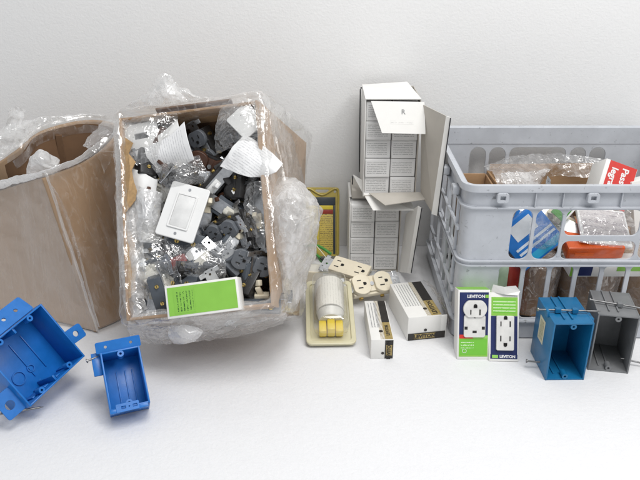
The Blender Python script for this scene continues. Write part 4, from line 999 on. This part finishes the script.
# cream device pieces in window B/C
d = make_toggle('cream toggle switch on the packages inside the crate, left of the orange box', 'ivory', 'ivory', 'steel'); d.matrix_world = frame((.356, .985, .168), (.5, .5, .6), (-.8, .4, .25))
d = make_toggle('white toggle switch standing between the blue package and the green scrap in the crate', 'pale_plastic', 'white_plastic', 'dull_steel'); d.matrix_world = frame((.380, 1.01, .176), (.3, .9, .2), (-.6, .1, .8))
def wbag(label, P, seed, m='film_bag'):
    o = sheet('plastic_bag', P, 60, 60, m, None, amp=.004, freq=22, seed=seed, crease=.001, fine=.3, smooth=True); return tag(o, label, 'plastic bag')
wbag('crumpled clear bag over the blue packages inside the crate front', [[Vector((.300, .930, .205)), Vector((.325, .932, .212)), Vector((.350, .940, .200))], [Vector((.302, .924, .170)), Vector((.328, .922, .168)), Vector((.352, .930, .172))], [Vector((.306, .932, .138)), Vector((.330, .930, .132)), Vector((.350, .935, .140))]], 81)
# wrapped brown boxes along the back, milky film round the left one
t = thing('wrapped_box', 'open brown box in torn clear film at the back of the crate', 'box', frame((.300, 1.10, FZ), (1, .03, 0), (0, 1, 0)))
th2 = .004
box('side_panel', (0, 0, 0), (th2, .085, .160), 'kraft', t); box('side_panel', (.196, 0, 0), (.200, .085, .160), 'kraft', t)
box('front_panel', (th2+.0002, 0, 0), (.1958, th2, .128), 'kraft_dark', t); box('back_panel', (th2+.0002, .081, 0), (.1958, .085, .172), 'kraft', t); box('base_panel', (th2+.0002, th2+.0002, 0), (.1958, .0808, .004), 'kraft_dark', t)
def Wt(x, y, z, t=t): return t.matrix_world @ Vector((x, y, z))
sheet('stretch_film', [[Wt(-.012, .07, .168), Wt(.04, .084, .182), Wt(.10, .090, .184), Wt(.16, .088, .182), Wt(.21, .08, .176)],
                       [Wt(-.010, .04, .172), Wt(.03, .05, .176), Wt(.07, .060, .178), Wt(.14, .078, .176), Wt(.205, .074, .170)],
                       [Wt(-.010, .0, .166), Wt(.03, -.006, .168), Wt(.055, .01, .158), Wt(.12, .070, .168), Wt(.205, .068, .162)],
                       [Wt(-.010, -.008, .11), Wt(.03, -.010, .10), Wt(.055, -.006, .11), Wt(.10, .060, .150), Wt(.20, .062, .146)]], 120, 60, 'film_clear', t, amp=.005, crease=.002, seed=51)
sheet('film_fold', [[Wt(.0, .01, .176), Wt(.02, .012, .180), Wt(.045, .02, .176), Wt(.10, .05, .172)], [Wt(.0, -.008, .150), Wt(.02, -.012, .150), Wt(.05, -.002, .150), Wt(.08, .03, .160)], [Wt(.005, -.012, .11), Wt(.02, -.014, .10), Wt(.045, -.010, .11), Wt(.06, .0, .13)]], 60, 60, 'film_milky', t, amp=.006, crease=.002, seed=52)
t = thing('small_kraft_box', 'small open brown box in the back left corner of the crate', 'box', frame((.245, 1.12, FZ), (1, 0, 0), (0, 1, 0)))
for lo, hi in (((0, 0, 0), (.003, .05, .158)), ((.047, 0, 0), (.050, .05, .158)), ((.0032, 0, 0), (.0468, .003, .150)), ((.0032, .047, 0), (.0468, .05, .160))): box('side_panel', lo, hi, 'kraft', t)
box('base_panel', (.0032, .0032, 0), (.0468, .0468, .12), 'kraft_dark', t)
# brown roll shapes in film low in the crate
for k, (x, y, r, h, lb_) in enumerate(((.335, .985, .038, .085, 'brown paper roll in clear film low in the crate behind the blue outlet box'), (.425, .990, .045, .080, 'brown film-wrapped bundle low in the crate above the grey outlet box'), (.520, .99, .040, .085, 'brown film-wrapped bundle in the lower right of the crate'))):
    t = thing('wrapped_bundle', lb_, 'bundle', T(x, y, FZ))
    bm = bmesh.new(); bmesh.ops.create_cone(bm, cap_ends=True, segments=40, radius1=r, radius2=r*.93, depth=h, matrix=T(0, 0, h/2)); bmesh.ops.subdivide_edges(bm, edges=bm.edges, cuts=3, use_grid_fill=True)
    for v in bm.verts: v.co += noise.turbulence_vector(v.co*18+Vector((k, 0, 0)), 3, True)*.004
    shade(bmobj('brown_core', bm, mat('bundle_brown', (.36, .22, .12), .6, var=.22, scale=14), t), 60)
    rows = [[Vector((x, y, FZ))+Vector((math.cos(a)*(r+q), math.sin(a)*(r+q), z)) for a in [2*math.pi*i/12 for i in range(12)]] for q, z in ((.002, .002), (.004, h*.5), (.003, h), (-r*.6, h+.006))]
    sheet('stretch_film', rows, 110, 40, 'film_clear', t, amp=.004, crease=.0015, closed=True, seed=60+k)
# red-brown item low left
t = thing('red_package', 'dark red bag showing through the lower left opening of the crate', 'package', T(.292, .945, FZ))
bm = bmesh.new(); add_box(bm, (-.022, -.010, 0), (.018, .016, .098), .006, None, 3); shade(bmobj('pouch', bm, 'red_plastic', t), 60)
# orange box behind the centre opening, pale liner, printed bag above it
t = bx('orange_package', 'glossy orange-red box lying behind the centre opening of the crate', 'package', frame((.366, .935, .122), (1, .02, 0), (0, 1, .28)), (0, 0, 0), (.086, .07, .022), 'orange_red', .003)
box('bright_strip', (.012, -.0003, .006), (.040, .0, .012), mat('orange_bright', (.85, .16, .03), .25), t, 0)  # strip of brighter orange on the front face
t = bx('printed_bag', 'clear bag with faded purple-grey printing lying above the orange box', 'plastic bag', frame((.385, .935, .150), (.985, .05, -.17), (.12, .86, .50)), (0, 0, 0), (.080, .066, .006), 'paper', .002)
box('printing', (.004, .006, .0061), (.076, .062, .0064), print_mat('bag_print', (.56, .52, .52), (.34, .30, .32), pitch=.012, dens=.5, axis_v='Y', wordlen=.016, row_fill=.5), t, 0)
def Wb_(x, y, z, t=t): return t.matrix_world @ Vector((x, y, z))
sheet('clear_skin', [[Wb_(-.006, -.006, .004), Wb_(.04, -.008, .006), Wb_(.086, -.004, .003)], [Wb_(-.004, .03, .011), Wb_(.04, .03, .013), Wb_(.086, .03, .010)], [Wb_(-.006, .07, .006), Wb_(.04, .074, .008), Wb_(.086, .07, .006)]], 50, 40, 'film_bag', t, amp=.003, crease=.003, seed=70)
t = thing('green_scrap', 'folded green and white sleeve behind the top left of the centre opening in the crate', 'package', frame((.362, .962, .172), (.5, .2, .55), (-.5, .3, .6)))
box('green_face', (0, 0, 0), (.040, .022, .004), mat('leaf_green', (.07, .30, .03), .4), t, .001); box('white_edge', (0, -.003, 0), (.040, -.0002, .0045), 'board_white', t, .0006)
# white/green/navy box low
t = bx('small_printed_box', 'white box with green edge and navy patch in the lower right crate openings', 'box', frame((.372, .925, .098), (1, .04, -.02), (0, 1, .1)), (0, 0, 0), (.110, .035, .020), 'board_white', .001)
box('green_edge', (.0, -.0004, .001), (.010, -.0001, .019), 'green_print', t, 0); box('navy_patch', (.013, -.0004, .002), (.033, -.0001, .018), 'navy_print', t, 0); box('green_patch', (.070, -.0004, .010), (.108, -.0001, .019), 'green_print', t, 0)
# yellow-green folded cards at the left end
t = thing('leaning_card', 'yellow-green and white folded cards standing inside the left end of the crate', 'card', frame((.226, .952, FZ), (.1, 1, 0), (0, .0, 1)))
box('green_card', (0, 0, 0), (.05, .145, .003), mat('lime_card', (.32, .42, .07), .5), t, .0005); box('white_card', (.004, 0, .004), (.056, .155, .0065), 'board_white', t, .0005); box('dark_card', (.0, .05, .0075), (.05, .185, .010), 'device_brown', t, .0005)
box('card_print', (.006, .150, .0066), (.050, .1545, .0069), 'ink_dark', t, 0)
t = bx('package_sleeve', 'pale green-white printed sleeve behind the solid left corner of the crate', 'package', frame((.238, .930, FZ), (1, .02, 0), (0, 0, 1)), (0, 0, -.020), (.045, .100, 0), mat('sleeve', (.50, .60, .47), .5), .001)
box('green_foot', (.002, .001, .0001), (.040, .055, .0004), 'green_print', t, 0)
# red and white box upper right
rb = frame(PY(577, 188, 1.085), (.70, .52, .42) , (-.25, -.1, .9))
p_tl, p_bl, p_br = PY(610, 162, 1.07), PY(595, 198, 1.04), PY(625, 209, 1.035)
M = frame(p_bl, p_br-p_bl, p_tl-p_bl); Wr, Hr = .050, (p_tl-p_bl).length+.004
t = thing('red_carton', 'white box with red lettered face leaning up in the right of the crate', 'box', M)
box('carton', (-.001, -.006, -.05), (Wr+.003, Hr, 0), 'board_white', t, .001)
box('red_face', (.006, -.005, .0001), (Wr+.002, Hr-.0005, .0004), 'red_print', t, 0)
text('Pass & S', .0150, 'paper', t, T(Wr*.68, Hr-.006, .0006) @ RZ(-90), .0004, 'LEFT', 1.05)
text('legrand', .0150, 'paper', t, T(Wr*.33, Hr-.010, .0006) @ RZ(-90), .0004, 'LEFT', 1.05)
t = bx('white_carton', 'plain white box leaning behind the red lettered box at the right of the crate', 'box', frame((.515, 1.03, .10), (.92, .25, .1), (-.2, .2, .95)), (0, -.06, -.03), (.07, .105, .0), 'board_white', .001)
# assorted brown and grey fill below, each its own box
for k, (x, y, w_, d_, h, m_, lb_) in enumerate(((.255, 1.0, .06, .09, .10, 'kraft', 'brown box low in the left of the crate, under the small open brown box'), (.33, 1.045, .09, .05, .10, 'kraft_dark', 'dark brown box in the middle of the crate in front of the film-wrapped one'), (.43, 1.045, .10, .05, .11, 'kraft', 'plain brown box in the crate below the red lettered box'))):
    bx('brown_box', lb_, 'box', T(x, y, FZ), (0, 0, 0), (w_, d_, h), m_)
# ------------------------------------------------------------------ camera, light, world
cam = bpy.data.cameras.new('camera'); co = bpy.data.objects.new('camera', cam); COL.objects.link(co); sc.camera = co
cam.sensor_width = 36; cam.lens = 36*FP/640; cam.clip_start = .01; cam.clip_end = 50
co.location = CAMP; co.rotation_euler = (R(90)-PIT, 0, 0)
def area(name, loc, target, size, power, col=(1, 1, 1), sy=None):
    l = bpy.data.lights.new(name, 'AREA'); l.shape = 'RECTANGLE'; l.size = size; l.size_y = sy or size; l.energy = power; l.color = col
    o = bpy.data.objects.new(name, l); COL.objects.link(o); o.location = loc
    o.rotation_euler = (Vector(target)-Vector(loc)).to_track_quat('-Z', 'Y').to_euler()
area('soft_area_light', (.30, .35, 2.0), (-.02, .95, 0), .9, 23, (1, .985, .965), .9)
area('soft_area_light', (1.0, .0, 1.6), (.1, 1.0, 0), .5, 11, (1, .99, .98))  # fill lamp added from the upper right, not a ceiling fixture
w = bpy.data.worlds.new('World'); sc.world = w; w.use_nodes = True
bg = w.node_tree.nodes['Background']; bg.inputs[0].default_value = (.93, .96, 1, 1); bg.inputs[1].default_value = .53
sc.view_settings.view_transform = 'Standard'; sc.view_settings.look = 'None'; sc.view_settings.exposure = 0; sc.view_settings.gamma = 1
sc.cycles.transparent_max_bounces = 32; sc.cycles.max_bounces = 8; sc.cycles.use_denoising = True
